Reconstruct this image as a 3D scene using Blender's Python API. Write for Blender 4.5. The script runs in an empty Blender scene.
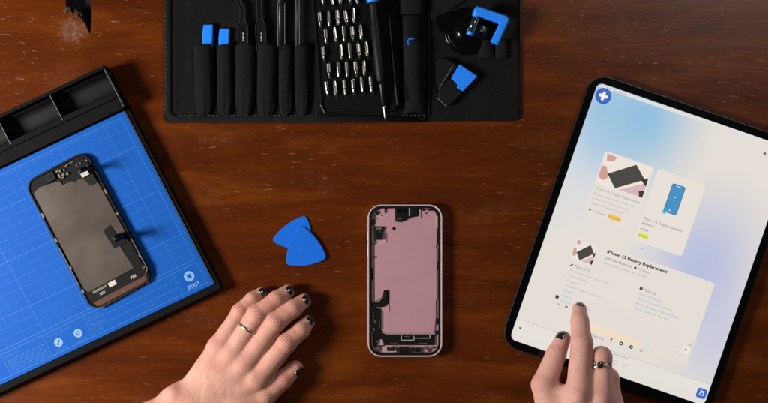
import bpy, bmesh, math, random
import numpy as np
from mathutils import Vector
random.seed(7)
S = 0.00097            # one layout unit in metres
CX, CY, H = 384.0, 201.5, 1100.0   # centre of the layout, camera height in layout units
scene = bpy.context.scene
# ------------------------------------------------------------------ camera, world, lamps
cam_d = bpy.data.cameras.new("camera"); cam = bpy.data.objects.new("camera", cam_d)
scene.collection.objects.link(cam); scene.camera = cam
cam.location = (0, 0, H*S); cam.rotation_euler = (0, 0, 0)
cam_d.sensor_width = 36; cam_d.angle = 2*math.atan(384.0/H)
cam_d.clip_start = 0.02; cam_d.clip_end = 50
world = bpy.data.worlds.new("World"); scene.world = world; world.use_nodes = True
world.node_tree.nodes["Background"].inputs[0].default_value = (1.0, 0.96, 0.92, 1)
world.node_tree.nodes["Background"].inputs[1].default_value = 0.045
def area(name, loc, target, size, power, col=(1, 1, 1)):
    d = bpy.data.lights.new(name, 'AREA'); d.size = size; d.energy = power; d.color = col
    o = bpy.data.objects.new(name, d); scene.collection.objects.link(o)
    o.location = loc
    o.rotation_euler = (Vector(target)-Vector(loc)).to_track_quat('-Z', 'Y').to_euler()
    return o
area("key_lamp", (-0.98, -0.14, 0.60), (-0.05, 0.02, 0), 0.28, 24, (1, 0.95, 0.88))
area("soft_lamp", (0.8, 0.8, 1.3), (0.05, 0.05, 0), 0.6, 7.5, (1, 0.95, 0.9))
scene.view_settings.view_transform = 'Standard'; scene.view_settings.look = 'None'
scene.view_settings.exposure = 0.0; scene.view_settings.gamma = 1.0
scene.cycles.use_denoising = True
scene.cycles.max_bounces = 6
# ------------------------------------------------------------------ helpers
def lin(c):
    return tuple(((v/255)/12.92 if v/255 <= .04045 else ((v/255+.055)/1.055)**2.4) for v in c)
def flat(px, py, z=0.0):
    """layout position of something standing z above the table and seen at px, py"""
    k = 1-z/H
    return (CX+(px-CX)*k, CY+(py-CY)*k)
class Frame:
    def __init__(s, o, ax=(1, 0), ay=(0, 1)): s.o, s.ax, s.ay = o, ax, ay
    def __call__(s, x, y): return (s.o[0]+x*s.ax[0]+y*s.ay[0], s.o[1]+x*s.ax[1]+y*s.ay[1])
    def inv(s, X, Y):
        dx, dy = X-s.o[0], Y-s.o[1]; a, b = s.ax; c, d = s.ay; det = a*d-b*c
        return ((dx*d-dy*c)/det, (dy*a-dx*b)/det)
ID = Frame((0, 0))
def tiltframe(o, deg, z=0, deg2=None):
    k = 1-z/H; a = math.radians(deg); b = math.radians(deg if deg2 is None else deg2)
    return Frame(flat(o[0], o[1], z), (math.cos(a)*k, -math.sin(a)*k), (math.sin(b)*k, math.cos(b)*k))
def rrect(x0, y0, x1, y1, r, n=6):
    if r <= 0: return [(x0, y0), (x1, y0), (x1, y1), (x0, y1)]
    p = []
    for cx, cy, a0 in ((x1-r, y0+r, -90), (x1-r, y1-r, 0), (x0+r, y1-r, 90), (x0+r, y0+r, 180)):
        for i in range(n+1):
            a = math.radians(a0+90*i/n); p.append((cx+r*math.cos(a), cy+r*math.sin(a)))
    return p
def circle(cx, cy, r, n=28, ry=None):
    return [(cx+r*math.cos(2*math.pi*i/n), cy+(ry or r)*math.sin(2*math.pi*i/n)) for i in range(n)]
def roundpoly(pts, r, n=4):
    out = []; m = len(pts)
    for i in range(m):
        p0, p, p1 = Vector(pts[i-1]), Vector(pts[i]), Vector(pts[(i+1) % m])
        a, b = (p0-p), (p1-p); q = min(r, a.length*.45, b.length*.45)
        s, e = p+a.normalized()*q, p+b.normalized()*q
        for k in range(n+1):
            t = k/n; out.append(tuple(s*(1-t)**2+p*2*t*(1-t)+e*t*t))
    return out
_text_cache = {}
def text_geo(s):
    if s not in _text_cache:
        c = bpy.data.curves.new("t", 'FONT'); c.body = s; c.size = 1; c.resolution_u = 2
        o = bpy.data.objects.new("t", c); scene.collection.objects.link(o)
        dg = bpy.context.evaluated_depsgraph_get(); dg.update()
        me = bpy.data.meshes.new_from_object(o.evaluated_get(dg))
        _text_cache[s] = ([tuple(v.co[:2]) for v in me.vertices], [tuple(p.vertices) for p in me.polygons])
        bpy.data.objects.remove(o); bpy.data.curves.remove(c); bpy.data.meshes.remove(me)
    return _text_cache[s]
class MB:
    """collects solids in layout units (x right, y down, z up) for ONE mesh"""
    def __init__(s, f=ID, zr=0.0): s.v, s.f, s.fr, s.k, s.marks, s.deep = [], [], f, 1-zr/H, [], 0
    def P(s, x, y, z):
        X, Y = s.fr(x, y)
        if s.k != 1: X, Y = CX+(X-CX)*s.k, CY+(Y-CY)*s.k
        return (X, Y, z)
    def prism(s, pts, z0, z1, inset=0, ztop=None):
        """solid slab; inset>0 chamfers the top"""
        n = len(pts); b = len(s.v)
        s.v += [s.P(x, y, z0) for x, y in pts]
        if inset:
            s.v += [s.P(x, y, z1-inset) for x, y in pts]
            c = offset(pts, -inset); s.v += [s.P(x, y, z1) for x, y in c]; L = 3
        else:
            s.v += [s.P(x, y, z1) for x, y in pts]; L = 2
        s.f.append(tuple(range(b, b+n))); s.f.append(tuple(b+(L-1)*n+i for i in range(n))[::-1])
        for l in range(L-1):
            for i in range(n):
                j = (i+1) % n; o = b+l*n
                s.f.append((o+i, o+n+i, o+n+j, o+j))
        return s
    def sheet(s, pts, z):
        b = len(s.v); s.v += [s.P(x, y, z) for x, y in pts]; s.f.append(tuple(range(b, b+len(pts)))[::-1]); return s
    def ring(s, outer, inner, z0, z1):
        n = len(outer); b = len(s.v)
        for pts, z in ((outer, z0), (outer, z1), (inner, z1), (inner, z0)): s.v += [s.P(x, y, z) for x, y in pts]
        for l in range(4):
            m = (l+1) % 4
            for i in range(n):
                j = (i+1) % n; s.f.append((b+l*n+i, b+m*n+i, b+m*n+j, b+l*n+j))
        return s
    def box(s, x0, y0, x1, y1, z0, z1, inset=0): return s.prism([(x0, y0), (x1, y0), (x1, y1), (x0, y1)], z0, z1, inset)
    def line(s, x0, y0, x1, y1, w, z0, z1):
        d = Vector((x1-x0, y1-y0)).normalized()*w/2; n = (-d.y, d.x)
        return s.prism([(x0+n[0], y0+n[1]), (x1+n[0], y1+n[1]), (x1-n[0], y1-n[1]), (x0-n[0], y0-n[1])], z0, z1)
    def tube(s, path, rad, n=12, squash=1.0):
        """path of (x,y,z) points, one radius per point; rounded ends come from extra small rings"""
        P = [Vector(p) for p in path]; rings = []
        b = len(s.v)
        for i, p in enumerate(P):
            d = (P[min(i+1, len(P)-1)]-P[max(i-1, 0)]).normalized()
            up = Vector((0, 0, 1)) if abs(d.z) < .9 else Vector((1, 0, 0))
            a = d.cross(up).normalized(); c = a.cross(d).normalized()
            r = rad[i] if isinstance(rad, (list, tuple)) else rad
            for k in range(n):
                t = 2*math.pi*(k+.5)/n; q = p+a*r*math.cos(t)+c*r*squash*math.sin(t)
                s.v.append(s.P(*q))
        for i in range(len(P)-1):
            for k in range(n):
                j = (k+1) % n; o = b+i*n; s.f.append((o+k, o+j, o+n+j, o+n+k))
        s.f.append(tuple(range(b, b+n))[::-1]); o = b+(len(P)-1)*n; s.f.append(tuple(range(o, o+n)))
        return s
    def lathe(s, cx, cy, prof, n=40):
        b = len(s.v)
        for r, z in prof:
            for k in range(n):
                t = 2*math.pi*k/n; s.v.append(s.P(cx+r*math.cos(t), cy+r*math.sin(t), z))
        for i in range(len(prof)-1):
            for k in range(n):
                j = (k+1) % n; o = b+i*n; s.f.append((o+k, o+j, o+n+j, o+n+k))
        s.f.append(tuple(range(b, b+n))); o = b+(len(prof)-1)*n; s.f.append(tuple(range(o, o+n))[::-1])
        return s
    def grid(s, fn, nx, ny):
        b = len(s.v)
        for j in range(ny+1):
            for i in range(nx+1): s.v.append(s.P(*fn(i/nx, j/ny)))
        for j in range(ny):
            for i in range(nx):
                o = b+j*(nx+1)+i; s.f.append((o, o+nx+1, o+nx+2, o+1))
        return s
    def text(s, t, x, y, size, z, dx=(1, 0), cx=None, bold=0):
        """x, y = start of the baseline"""
        vs, fs = text_geo(t)
        if cx:
            w = max(v[0] for v in vs); x -= dx[0]*w*size/2
        for k in range(1+bold):
            b = len(s.v); ox = k*.05*size
            for vx, vy in vs:
                X, Y = vx*size+ox, -vy*size
                s.v.append(s.P(x+X*dx[0]-Y*dx[1], y+X*dx[1]+Y*dx[0], z+k*.02))
            s.f += [tuple(b+i for i in f) for f in fs]
        return s
    def build(s, name, m, parent=None, at=None, smooth=False, bevel=0, seg=2, solid=0, recalc=True, sub=0):
        X0, Y0, Z0 = (parent['_at'] if parent is not None else (at or (0, 0, 0)))
        me = bpy.data.meshes.new(name)
        me.from_pydata([((x-X0)*S, (Y0-y)*S, (z-Z0)*S) for x, y, z in s.v], [], s.f)
        if recalc:
            bm = bmesh.new(); bm.from_mesh(me); bmesh.ops.recalc_face_normals(bm, faces=bm.faces); bm.to_mesh(me); bm.free()
        me.materials.append(m)
        if smooth:
            for p in me.polygons: p.use_smooth = True
        o = bpy.data.objects.new(name, me); scene.collection.objects.link(o)
        if parent is not None: o.parent = parent; o['_at'] = parent['_at']
        else: o.location = ((X0-CX)*S, (CY-Y0)*S, Z0*S); o['_at'] = (X0, Y0, Z0)
        if solid:
            md = o.modifiers.new("solid", 'SOLIDIFY'); md.thickness = solid*S; md.offset = -1
        if bevel:
            md = o.modifiers.new("bevel", 'BEVEL'); md.width = bevel*S; md.segments = seg; md.limit_method = 'ANGLE'; md.angle_limit = math.radians(35)
        if sub:
            md = o.modifiers.new("sub", 'SUBSURF'); md.levels = sub; md.render_levels = sub
        return o
def _rec(fn):
    def w(s, *a, **k):
        if s.deep == 0: s.marks.append((len(s.v), len(s.f)))
        s.deep += 1; r = fn(s, *a, **k); s.deep -= 1
        return r
    return w
for _n in ("prism", "sheet", "ring", "box", "line", "tube", "lathe", "grid", "text"): setattr(MB, _n, _rec(getattr(MB, _n)))
def _parts(s, name, m, parent, **k):
    """every solid collected becomes a part of its own"""
    marks = s.marks+[(len(s.v), len(s.f))]; out = []
    for (v0, f0), (v1, f1) in zip(marks[:-1], marks[1:]):
        q = MB(); q.v = s.v[v0:v1]; q.f = [tuple(i-v0 for i in f) for f in s.f[f0:f1]]; out.append(q.build(name, m, parent, **k))
    return out
MB.parts = _parts
def offset(pts, d):
    """moves a polygon outline outwards by d (inwards when negative)"""
    n = len(pts); A = sum(pts[i][0]*pts[(i+1) % n][1]-pts[(i+1) % n][0]*pts[i][1] for i in range(n)); sg = 1 if A > 0 else -1
    out = []
    for i in range(n):
        p0, p, p1 = Vector(pts[i-1]), Vector(pts[i]), Vector(pts[(i+1) % n])
        e = (p-p0).normalized() if (p-p0).length > 1e-6 else Vector((0, 0)); g = (p1-p).normalized() if (p1-p).length > 1e-6 else e
        n1 = Vector((e.y, -e.x))*sg; n2 = Vector((g.y, -g.x))*sg; m = n1+n2
        m = m.normalized() if m.length > 1e-6 else n1
        out.append(tuple(p+m*d/max(.5, m.dot(n2))))
    return out
def thing(name, label, cat, at, group=None):
    o = bpy.data.objects.new(name, None); scene.collection.objects.link(o); o.empty_display_size = .01
    o.location = ((at[0]-CX)*S, (CY-at[1])*S, at[2]*S); o['_at'] = at
    o['label'] = label; o['category'] = cat
    if group: o['group'] = group
    return o
def tag(o, label, cat, group=None):
    o['label'] = label; o['category'] = cat
    if group: o['group'] = group
    return o
# ------------------------------------------------------------------ materials
def nodes(name):
    m = bpy.data.materials.new(name); m.use_nodes = True; nt = m.node_tree
    return m, nt, nt.nodes["Principled BSDF"], nt.nodes, nt.links
def mix(nt, a, b, fac, kind='MIX'):
    n = nt.nodes.new("ShaderNodeMix"); n.data_type = 'RGBA'; n.blend_type = kind
    for sock, v in ((n.inputs[0], fac), (n.inputs[6], a), (n.inputs[7], b)):
        if hasattr(v, 'links'): nt.links.new(v, sock)
        else: sock.default_value = v if not isinstance(v, tuple) else (*v, 1)
    return n.outputs[2]
def noise(nt, scale, detail=4, rough=.6, vec=None, stretch=None, dist=0):
    n = nt.nodes.new("ShaderNodeTexNoise"); n.inputs['Scale'].default_value = scale
    n.inputs['Detail'].default_value = detail; n.inputs['Roughness'].default_value = rough; n.inputs['Distortion'].default_value = dist
    tc = nt.nodes.new("ShaderNodeTexCoord"); mp = nt.nodes.new("ShaderNodeMapping")
    nt.links.new(vec or tc.outputs['Object'], mp.inputs[0]); nt.links.new(mp.outputs[0], n.inputs['Vector'])
    if stretch: mp.inputs['Scale'].default_value = stretch
    return n.outputs['Fac']
def ramp(nt, v, stops):
    r = nt.nodes.new("ShaderNodeValToRGB"); nt.links.new(v, r.inputs[0]); e = r.color_ramp.elements
    while len(e) < len(stops): e.new(.5)
    for i, (p, c) in enumerate(stops): e[i].position = p; e[i].color = (*c, 1) if isinstance(c, tuple) else (c, c, c, 1)
    return r.outputs[0]
def math_n(nt, op, a, b=None, c=None):
    n = nt.nodes.new("ShaderNodeMath"); n.operation = op
    for i, v in enumerate((a, b, c)):
        if v is None: continue
        if hasattr(v, 'links'): nt.links.new(v, n.inputs[i])
        else: n.inputs[i].default_value = v
    return n.outputs[0]
def bump(nt, b, h, dist, strength=1.0):
    n = nt.nodes.new("ShaderNodeBump"); n.inputs['Distance'].default_value = dist; n.inputs['Strength'].default_value = strength
    nt.links.new(h, n.inputs['Height']); nt.links.new(n.outputs[0], b.inputs['Normal']); return n
def M(name, col, rough=.5, metal=0.0, vary=.25, vs=300, bmp=0.0, bs=2500, spec=.5, coat=0):
    m, nt, b, N, L = nodes(name); c = lin(col)
    d = tuple(v*(1-vary) for v in c); e = tuple(min(1, v*(1+vary)) for v in c)
    L.new(mix(nt, d, e, noise(nt, vs)), b.inputs['Base Color'])
    r = math_n(nt, 'MULTIPLY_ADD', noise(nt, vs*1.7), .24, rough-.12); L.new(r, b.inputs['Roughness'])
    b.inputs['Metallic'].default_value = metal; b.inputs['Specular IOR Level'].default_value = spec
    if coat: b.inputs['Coat Weight'].default_value = coat; b.inputs['Coat Roughness'].default_value = .08
    if bmp: bump(nt, b, noise(nt, bs, 2), bmp*S)
    return m
def EM(name, col, k=1.09):
    """a colour shown by a lit screen"""
    m, nt, b, N, L = nodes(name)
    b.inputs['Base Color'].default_value = (.02, .02, .02, 1); b.inputs['Roughness'].default_value = .25
    b.inputs['Specular IOR Level'].default_value = .3
    b.inputs['Emission Color'].default_value = (*lin(col), 1); b.inputs['Emission Strength'].default_value = k
    return m
def wood_material():
    m, nt, b, N, L = nodes("varnished_wood")
    g1 = noise(nt, 6, 6, .6, stretch=(1, 6, 1), dist=.5)
    g2 = noise(nt, 22, 9, .74, stretch=(1, 26, 1), dist=.25)
    g3 = noise(nt, 120, 7, .72, stretch=(1, 20, 1))
    base = ramp(nt, g1, [(.26, (.046, .0085, .0011)), (.5, (.078, .0150, .0017)), (.74, (.140, .0330, .0034))])
    base = mix(nt, base, ramp(nt, g2, [(.3, (.6, .56, .54)), (.52, (1, 1, 1)), (.8, (1.2, 1.2, 1.2))]), .6, 'MULTIPLY')
    base = mix(nt, base, ramp(nt, g3, [(.35, (.55, .5, .5)), (.6, (1.15, 1.15, 1.15))]), .7, 'MULTIPLY')
    # broken varnish: short pale dashes that run with the grain, in uneven patches
    fl = ramp(nt, noise(nt, 75, 4, .62, stretch=(1, 5, 1)), [(.625, 0.0), (.71, 1.0)])
    pt = ramp(nt, noise(nt, 9, 3, .6), [(.38, 0.15), (.62, 1.0)])
    fl2 = ramp(nt, noise(nt, 210, 3, .6, stretch=(1, 4, 1)), [(.66, 0.0), (.76, .5)])
    f = math_n(nt, 'MULTIPLY', fl, pt); f = math_n(nt, 'MAXIMUM', f, math_n(nt, 'MULTIPLY', fl2, pt))
    base = mix(nt, base, (.27, .13, .065), math_n(nt, 'MULTIPLY', f, .6))
    sv = ramp(nt, noise(nt, 60, 2, .5, stretch=(6, 1, 1)), [(.70, 0.0), (.80, 1.0)])
    base = mix(nt, base, (.20, .085, .035), math_n(nt, 'MULTIPLY', sv, .3))
    cl = math_n(nt, 'MULTIPLY', ramp(nt, noise(nt, 14, 3, .6, stretch=(1, 2, 1)), [(.56, 0.0), (.72, 1.0)]), ramp(nt, noise(nt, 260, 5, .75, stretch=(1, 3, 1)), [(.46, 0.0), (.66, 1.0)]))
    base = mix(nt, base, (.16, .075, .040), math_n(nt, 'MULTIPLY', cl, .5))
    # bruised bare wood round the hole
    tc = N.new("ShaderNodeTexCoord"); vm = N.new("ShaderNodeVectorMath"); vm.operation = 'DISTANCE'
    L.new(tc.outputs['Object'], vm.inputs[0]); vm.inputs[1].default_value = ((73.5-CX)*S, (CY-31)*S, 0)
    w = math_n(nt, 'ADD', vm.outputs['Value'], math_n(nt, 'MULTIPLY', noise(nt, 130, 6, .75), .034))
    wr = ramp(nt, math_n(nt, 'MULTIPLY', w, 26), [(.52, 1.0), (.80, 0.0)])
    base = mix(nt, base, mix(nt, (.17, .115, .085), (.020, .011, .007), ramp(nt, noise(nt, 150, 6, .8), [(.44, 0.0), (.52, 1.0)])), math_n(nt, 'MULTIPLY', wr, .85))
    w2 = ramp(nt, math_n(nt, 'MULTIPLY', w, 18), [(.3, 1.0), (.8, 0.0)])
    base = mix(nt, base, (.15, .040, .008), math_n(nt, 'MULTIPLY', w2, .5))
    L.new(base, b.inputs['Base Color'])
    L.new(math_n(nt, 'ADD', math_n(nt, 'MULTIPLY_ADD', g2, .12, .14), math_n(nt, 'MULTIPLY', wr, .4)), b.inputs['Roughness'])
    b.inputs['Specular IOR Level'].default_value = .25
    h = math_n(nt, 'ADD', math_n(nt, 'MULTIPLY', g2, .5), math_n(nt, 'MULTIPLY', g3, .5))
    h = math_n(nt, 'SUBTRACT', h, math_n(nt, 'MULTIPLY', f, .6))
    bump(nt, b, h, .25*S, .7)
    return m
def skin_material(name, tone, deep):
    m, nt, b, N, L = nodes(name)
    n1 = noise(nt, 45, 5, .6); n2 = noise(nt, 260, 4, .6)
    at = N.new("ShaderNodeAttribute"); at.attribute_name = "flush"
    c = mix(nt, tone, deep, ramp(nt, n1, [(.32, 0.0), (.68, .75)]))
    c = mix(nt, c, deep, math_n(nt, 'MULTIPLY', at.outputs['Fac'], .85))
    c = mix(nt, c, tuple(v*.72 for v in deep), ramp(nt, n2, [(.62, 0.0), (.78, .35)]))
    L.new(c, b.inputs['Base Color'])
    b.inputs['Subsurface Weight'].default_value = .22
    b.inputs['Subsurface Radius'].default_value = (1, .35, .18); b.inputs['Subsurface Scale'].default_value = .0035
    b.inputs['Roughness'].default_value = .55; b.inputs['Specular IOR Level'].default_value = .35
    cs = N.new("ShaderNodeAttribute"); cs.attribute_name = "crease_s"
    cw = N.new("ShaderNodeAttribute"); cw.attribute_name = "crease_w"
    wv = math_n(nt, 'SINE', math_n(nt, 'ADD', math_n(nt, 'MULTIPLY', cs.outputs['Fac'], 2.7), math_n(nt, 'MULTIPLY', noise(nt, 130, 3), 7)))
    cr = math_n(nt, 'MULTIPLY', wv, math_n(nt, 'MULTIPLY', cw.outputs['Fac'], .22))
    vo = N.new("ShaderNodeTexVoronoi"); vo.feature = 'DISTANCE_TO_EDGE'; vo.inputs['Scale'].default_value = 800
    tc = N.new("ShaderNodeTexCoord"); L.new(tc.outputs['Object'], vo.inputs['Vector'])
    fine = math_n(nt, 'MULTIPLY', ramp(nt, vo.outputs['Distance'], [(0, 0.0), (.25, 1.0)]), .26)
    h = math_n(nt, 'ADD', math_n(nt, 'ADD', cr, fine), math_n(nt, 'MULTIPLY', noise(nt, 90, 5, .65), 1.3))
    bump(nt, b, h, .55*S, .9)
    return m
def fabric_material(name, col, weave=1900):
    m, nt, b, N, L = nodes(name); c = lin(col)
    tc = N.new("ShaderNodeTexCoord")
    wx = N.new("ShaderNodeTexWave"); wx.inputs['Scale'].default_value = weave/6; wx.bands_direction = 'X'
    wy = N.new("ShaderNodeTexWave"); wy.inputs['Scale'].default_value = weave/6; wy.bands_direction = 'Y'
    L.new(tc.outputs['Object'], wx.inputs[0]); L.new(tc.outputs['Object'], wy.inputs[0])
    h = math_n(nt, 'MAXIMUM', wx.outputs['Fac'], wy.outputs['Fac'])
    n = math_n(nt, 'MULTIPLY_ADD', noise(nt, 950, 3, .7), .55, math_n(nt, 'MULTIPLY', noise(nt, 60, 6, .7), .5))
    L.new(mix(nt, tuple(v*.45 for v in c), tuple(v*1.8 for v in c), n), b.inputs['Base Color'])
    b.inputs['Roughness'].default_value = .8; b.inputs['Specular IOR Level'].default_value = .18
    b.inputs['Sheen Weight'].default_value = .0
    hh = math_n(nt, 'ADD', math_n(nt, 'MULTIPLY', h, .35), math_n(nt, 'MULTIPLY', n, 2.2))
    bump(nt, b, hh, .8*S, 1.0)
    return m
def screen_material(fr):
    """what the lit tablet shows behind its cards: pale page with soft blue and lilac clouds"""
    m, nt, b, N, L = nodes("lit_screen")
    at = N.new("ShaderNodeAttribute"); at.attribute_name = "page"; at.attribute_type = 'GEOMETRY'
    def blob(x, y, sx, sy, p0, p1):
        mp = N.new("ShaderNodeMapping"); L.new(at.outputs['Vector'], mp.inputs[0])
        mp.inputs['Location'].default_value = (-x/sx, -y/sy, 0); mp.inputs['Scale'].default_value = (1/sx, 1/sy, 1)
        ln = N.new("ShaderNodeVectorMath"); ln.operation = 'LENGTH'; L.new(mp.outputs[0], ln.inputs[0])
        r = ramp(nt, ln.outputs['Value'], [(0, p0), (1, p1)]); nt.nodes[-1].color_ramp.interpolation = 'EASE'
        return r
    base = lin((217, 211, 204))
    c = mix(nt, base, lin((200, 208, 220)), blob(0, 85, 80, 110, .8, 0.0))
    c = mix(nt, c, lin((136, 182, 214)), blob(62, 26, 82, 105, 1.0, 0.0))
    c = mix(nt, c, lin((142, 184, 214)), blob(24, 30, 60, 85, .85, 0.0))
    c = mix(nt, c, lin((172, 180, 213)), blob(166, 150, 85, 110, .95, 0.0))
    c = mix(nt, c, lin((180, 184, 212)), blob(205, 215, 60, 80, .6, 0.0))
    b.inputs['Base Color'].default_value = (.02, .02, .02, 1); b.inputs['Roughness'].default_value = .22
    b.inputs['Specular IOR Level'].default_value = .3
    L.new(c, b.inputs['Emission Color']); b.inputs['Emission Strength'].default_value = 1.09
    return m
MAT = dict(
    wood=wood_material(),
    inside=M("raw_wood", (22, 14, 10), .8, vary=.5, vs=500, bmp=.6, bs=900),
    blackp=M("black_plastic", (8, 8, 9), .5, bmp=.06, spec=.2),
    trayp=M("black_tray", (5, 5, 6), .7, bmp=.08, spec=.1),
    edge=M("glint_and_pale_edge", (112, 110, 106), .4, .3),  # pale grey for thin edges; on the tray it paints the light's glints
    blue=M("blue_sheet", (5, 76, 160), .55, vary=.05, vs=40, spec=.12),
    print_=M("pale_print", (40, 100, 172), .5, vary=.12, vs=200, spec=.3),
    print2=M("paler_print", (110, 150, 205), .5, vary=.12, vs=200, spec=.3),
    bluet=M("lit_blue_plastic", (26, 122, 236), .36, vary=.05, bmp=.02, spec=.4),  # the blue plastic again, brightened as if lit from above
    bluep=M("blue_plastic", (10, 92, 196), .42, vary=.05, bmp=.02, spec=.3),
    steel=M("satin_steel", (170, 168, 165), .27, 1.0, vary=.2, vs=900),
    steeld=M("black_steel", (24, 24, 26), .38, .6),
    silver=M("silver_edge", (226, 206, 209), .28, .6, vary=.03),
    pink=M("pink_plate", (168, 127, 136), .4, .12, vary=.05, vs=60, bmp=.02),
    pinkl=M("pale_pink_metal", (186, 150, 154), .4, .3, vary=.15, vs=900),
    blk=M("matt_black", (7, 7, 8), .6, vary=.3, vs=500, spec=.15),
    gblk=M("gloss_black", (4, 4, 5), .16, spec=.28, coat=.0),
    shield=M("shield_plate", (94, 85, 80), .33, .7, vary=.04, vs=14),
    copper=M("copper_film", (84, 54, 40), .4, .35, vary=.25, vs=300),
    chip=M("component", (130, 122, 112), .35, .7, vary=.4, vs=1500),
    white=M("white_label", (170, 166, 160), .5, vary=.1),
    fabric=fabric_material("black_fabric", (6, 6, 7)),
    fabric2=fabric_material("soft_black_fabric", (10, 11, 13), 2600),
    binding=fabric_material("ribbed_binding", (13, 13, 13), 1200),
    gold=M("pale_gold", (206, 196, 176), .25, 1.0, vary=.1, vs=900),
    stone=M("dark_stone", (40, 30, 26), .08, spec=.8),
    nail=M("black_nail_polish", (12, 13, 13), .2, vary=.1, spec=.6, coat=1),
    nailg=M("dark_green_nail_polish", (20, 28, 23), .2, vary=.1, spec=.6, coat=1),
    clear=M("smoky_plastic", (24, 34, 48), .12, spec=.7, coat=1),
    skinl=skin_material("skin_tone", (.55, .305, .235), (.45, .175, .135)),
    skinr=skin_material("skin_tone_rosy", (.57, .335, .285), (.47, .21, .175)),
)
# ------------------------------------------------------------------ the table
def table():
    me = bpy.data.meshes.new("table_top"); bm = bmesh.new()
    def P(x, y, z=0): return bm.verts.new(((x-CX)*S, (CY-y)*S, z*S))
    out = [P(-1100, -900), P(1900, -900), P(1900, 1350), P(-1100, 1350)]
    hole = [(66, -34), (78, -40), (90, -36), (92, -20), (91.5, 0), (91.8, 14), (91, 27), (90.2, 34.5), (88, 31), (85.5, 25), (82, 19.5), (79, 16.5),
            (75.5, 12.5), (72.5, 13.5), (69, 10.5), (67.5, 13.5), (65.4, 9), (65.8, 0), (64.6, -14)]
    hv = [P(x, y) for x, y in hole]
    for L in (out, hv):
        for i in range(len(L)): bm.edges.new((L[i], L[(i+1) % len(L)]))
    bmesh.ops.triangle_fill(bm, edges=bm.edges[:], use_beauty=True)
    for f in list(bm.faces):
        if f.normal.z < 0: f.normal_flip()
    cx, cy = 80, -6
    lo = [P(cx+(x-cx)*.9+random.uniform(-.6, .6), cy+(y-cy)*.93, -16) for x, y in hole]
    mid = [P(cx+(x-cx)*.99+random.uniform(-.9, .9), cy+(y-cy)*.985+random.uniform(-.7, .7), -3.5) for x, y in hole]
    n = len(hole); fs = []
    for i in range(n):
        j = (i+1) % n
        fs.append(bm.faces.new((hv[i], hv[j], mid[j], mid[i]))); fs.append(bm.faces.new((mid[i], mid[j], lo[j], lo[i])))
    fs.append(bm.faces.new(lo))
    for f in fs: f.material_index = 1
    bm.to_mesh(me); bm.free()
    me.materials.append(MAT['wood']); me.materials.append(MAT['inside'])
    o = bpy.data.objects.new("table_top", me); scene.collection.objects.link(o); o['kind'] = 'structure'; o['_at'] = (CX, CY, 0)
    # splinters bridging the end of the hole
    b = MB()
    for i in range(9):
        x = random.uniform(64, 84); y = random.uniform(9, 15)+max(0, x-72)*.45; l = random.uniform(3, 8); a = math.radians(random.gauss(82, 14))
        dx, dy = l*math.cos(a)/2, l*math.sin(a)/2
        b.tube([(x-dx, y-dy, .1), (x, y, .3+random.random()*.5), (x+dx, y+dy, .1)], [.12, random.uniform(.3, .7), .1], 5, .5)
    s = b.build("splinters", M("splintered_wood", (70, 48, 36), .8, vary=.5, vs=700), o)
    return o
table()
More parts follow.
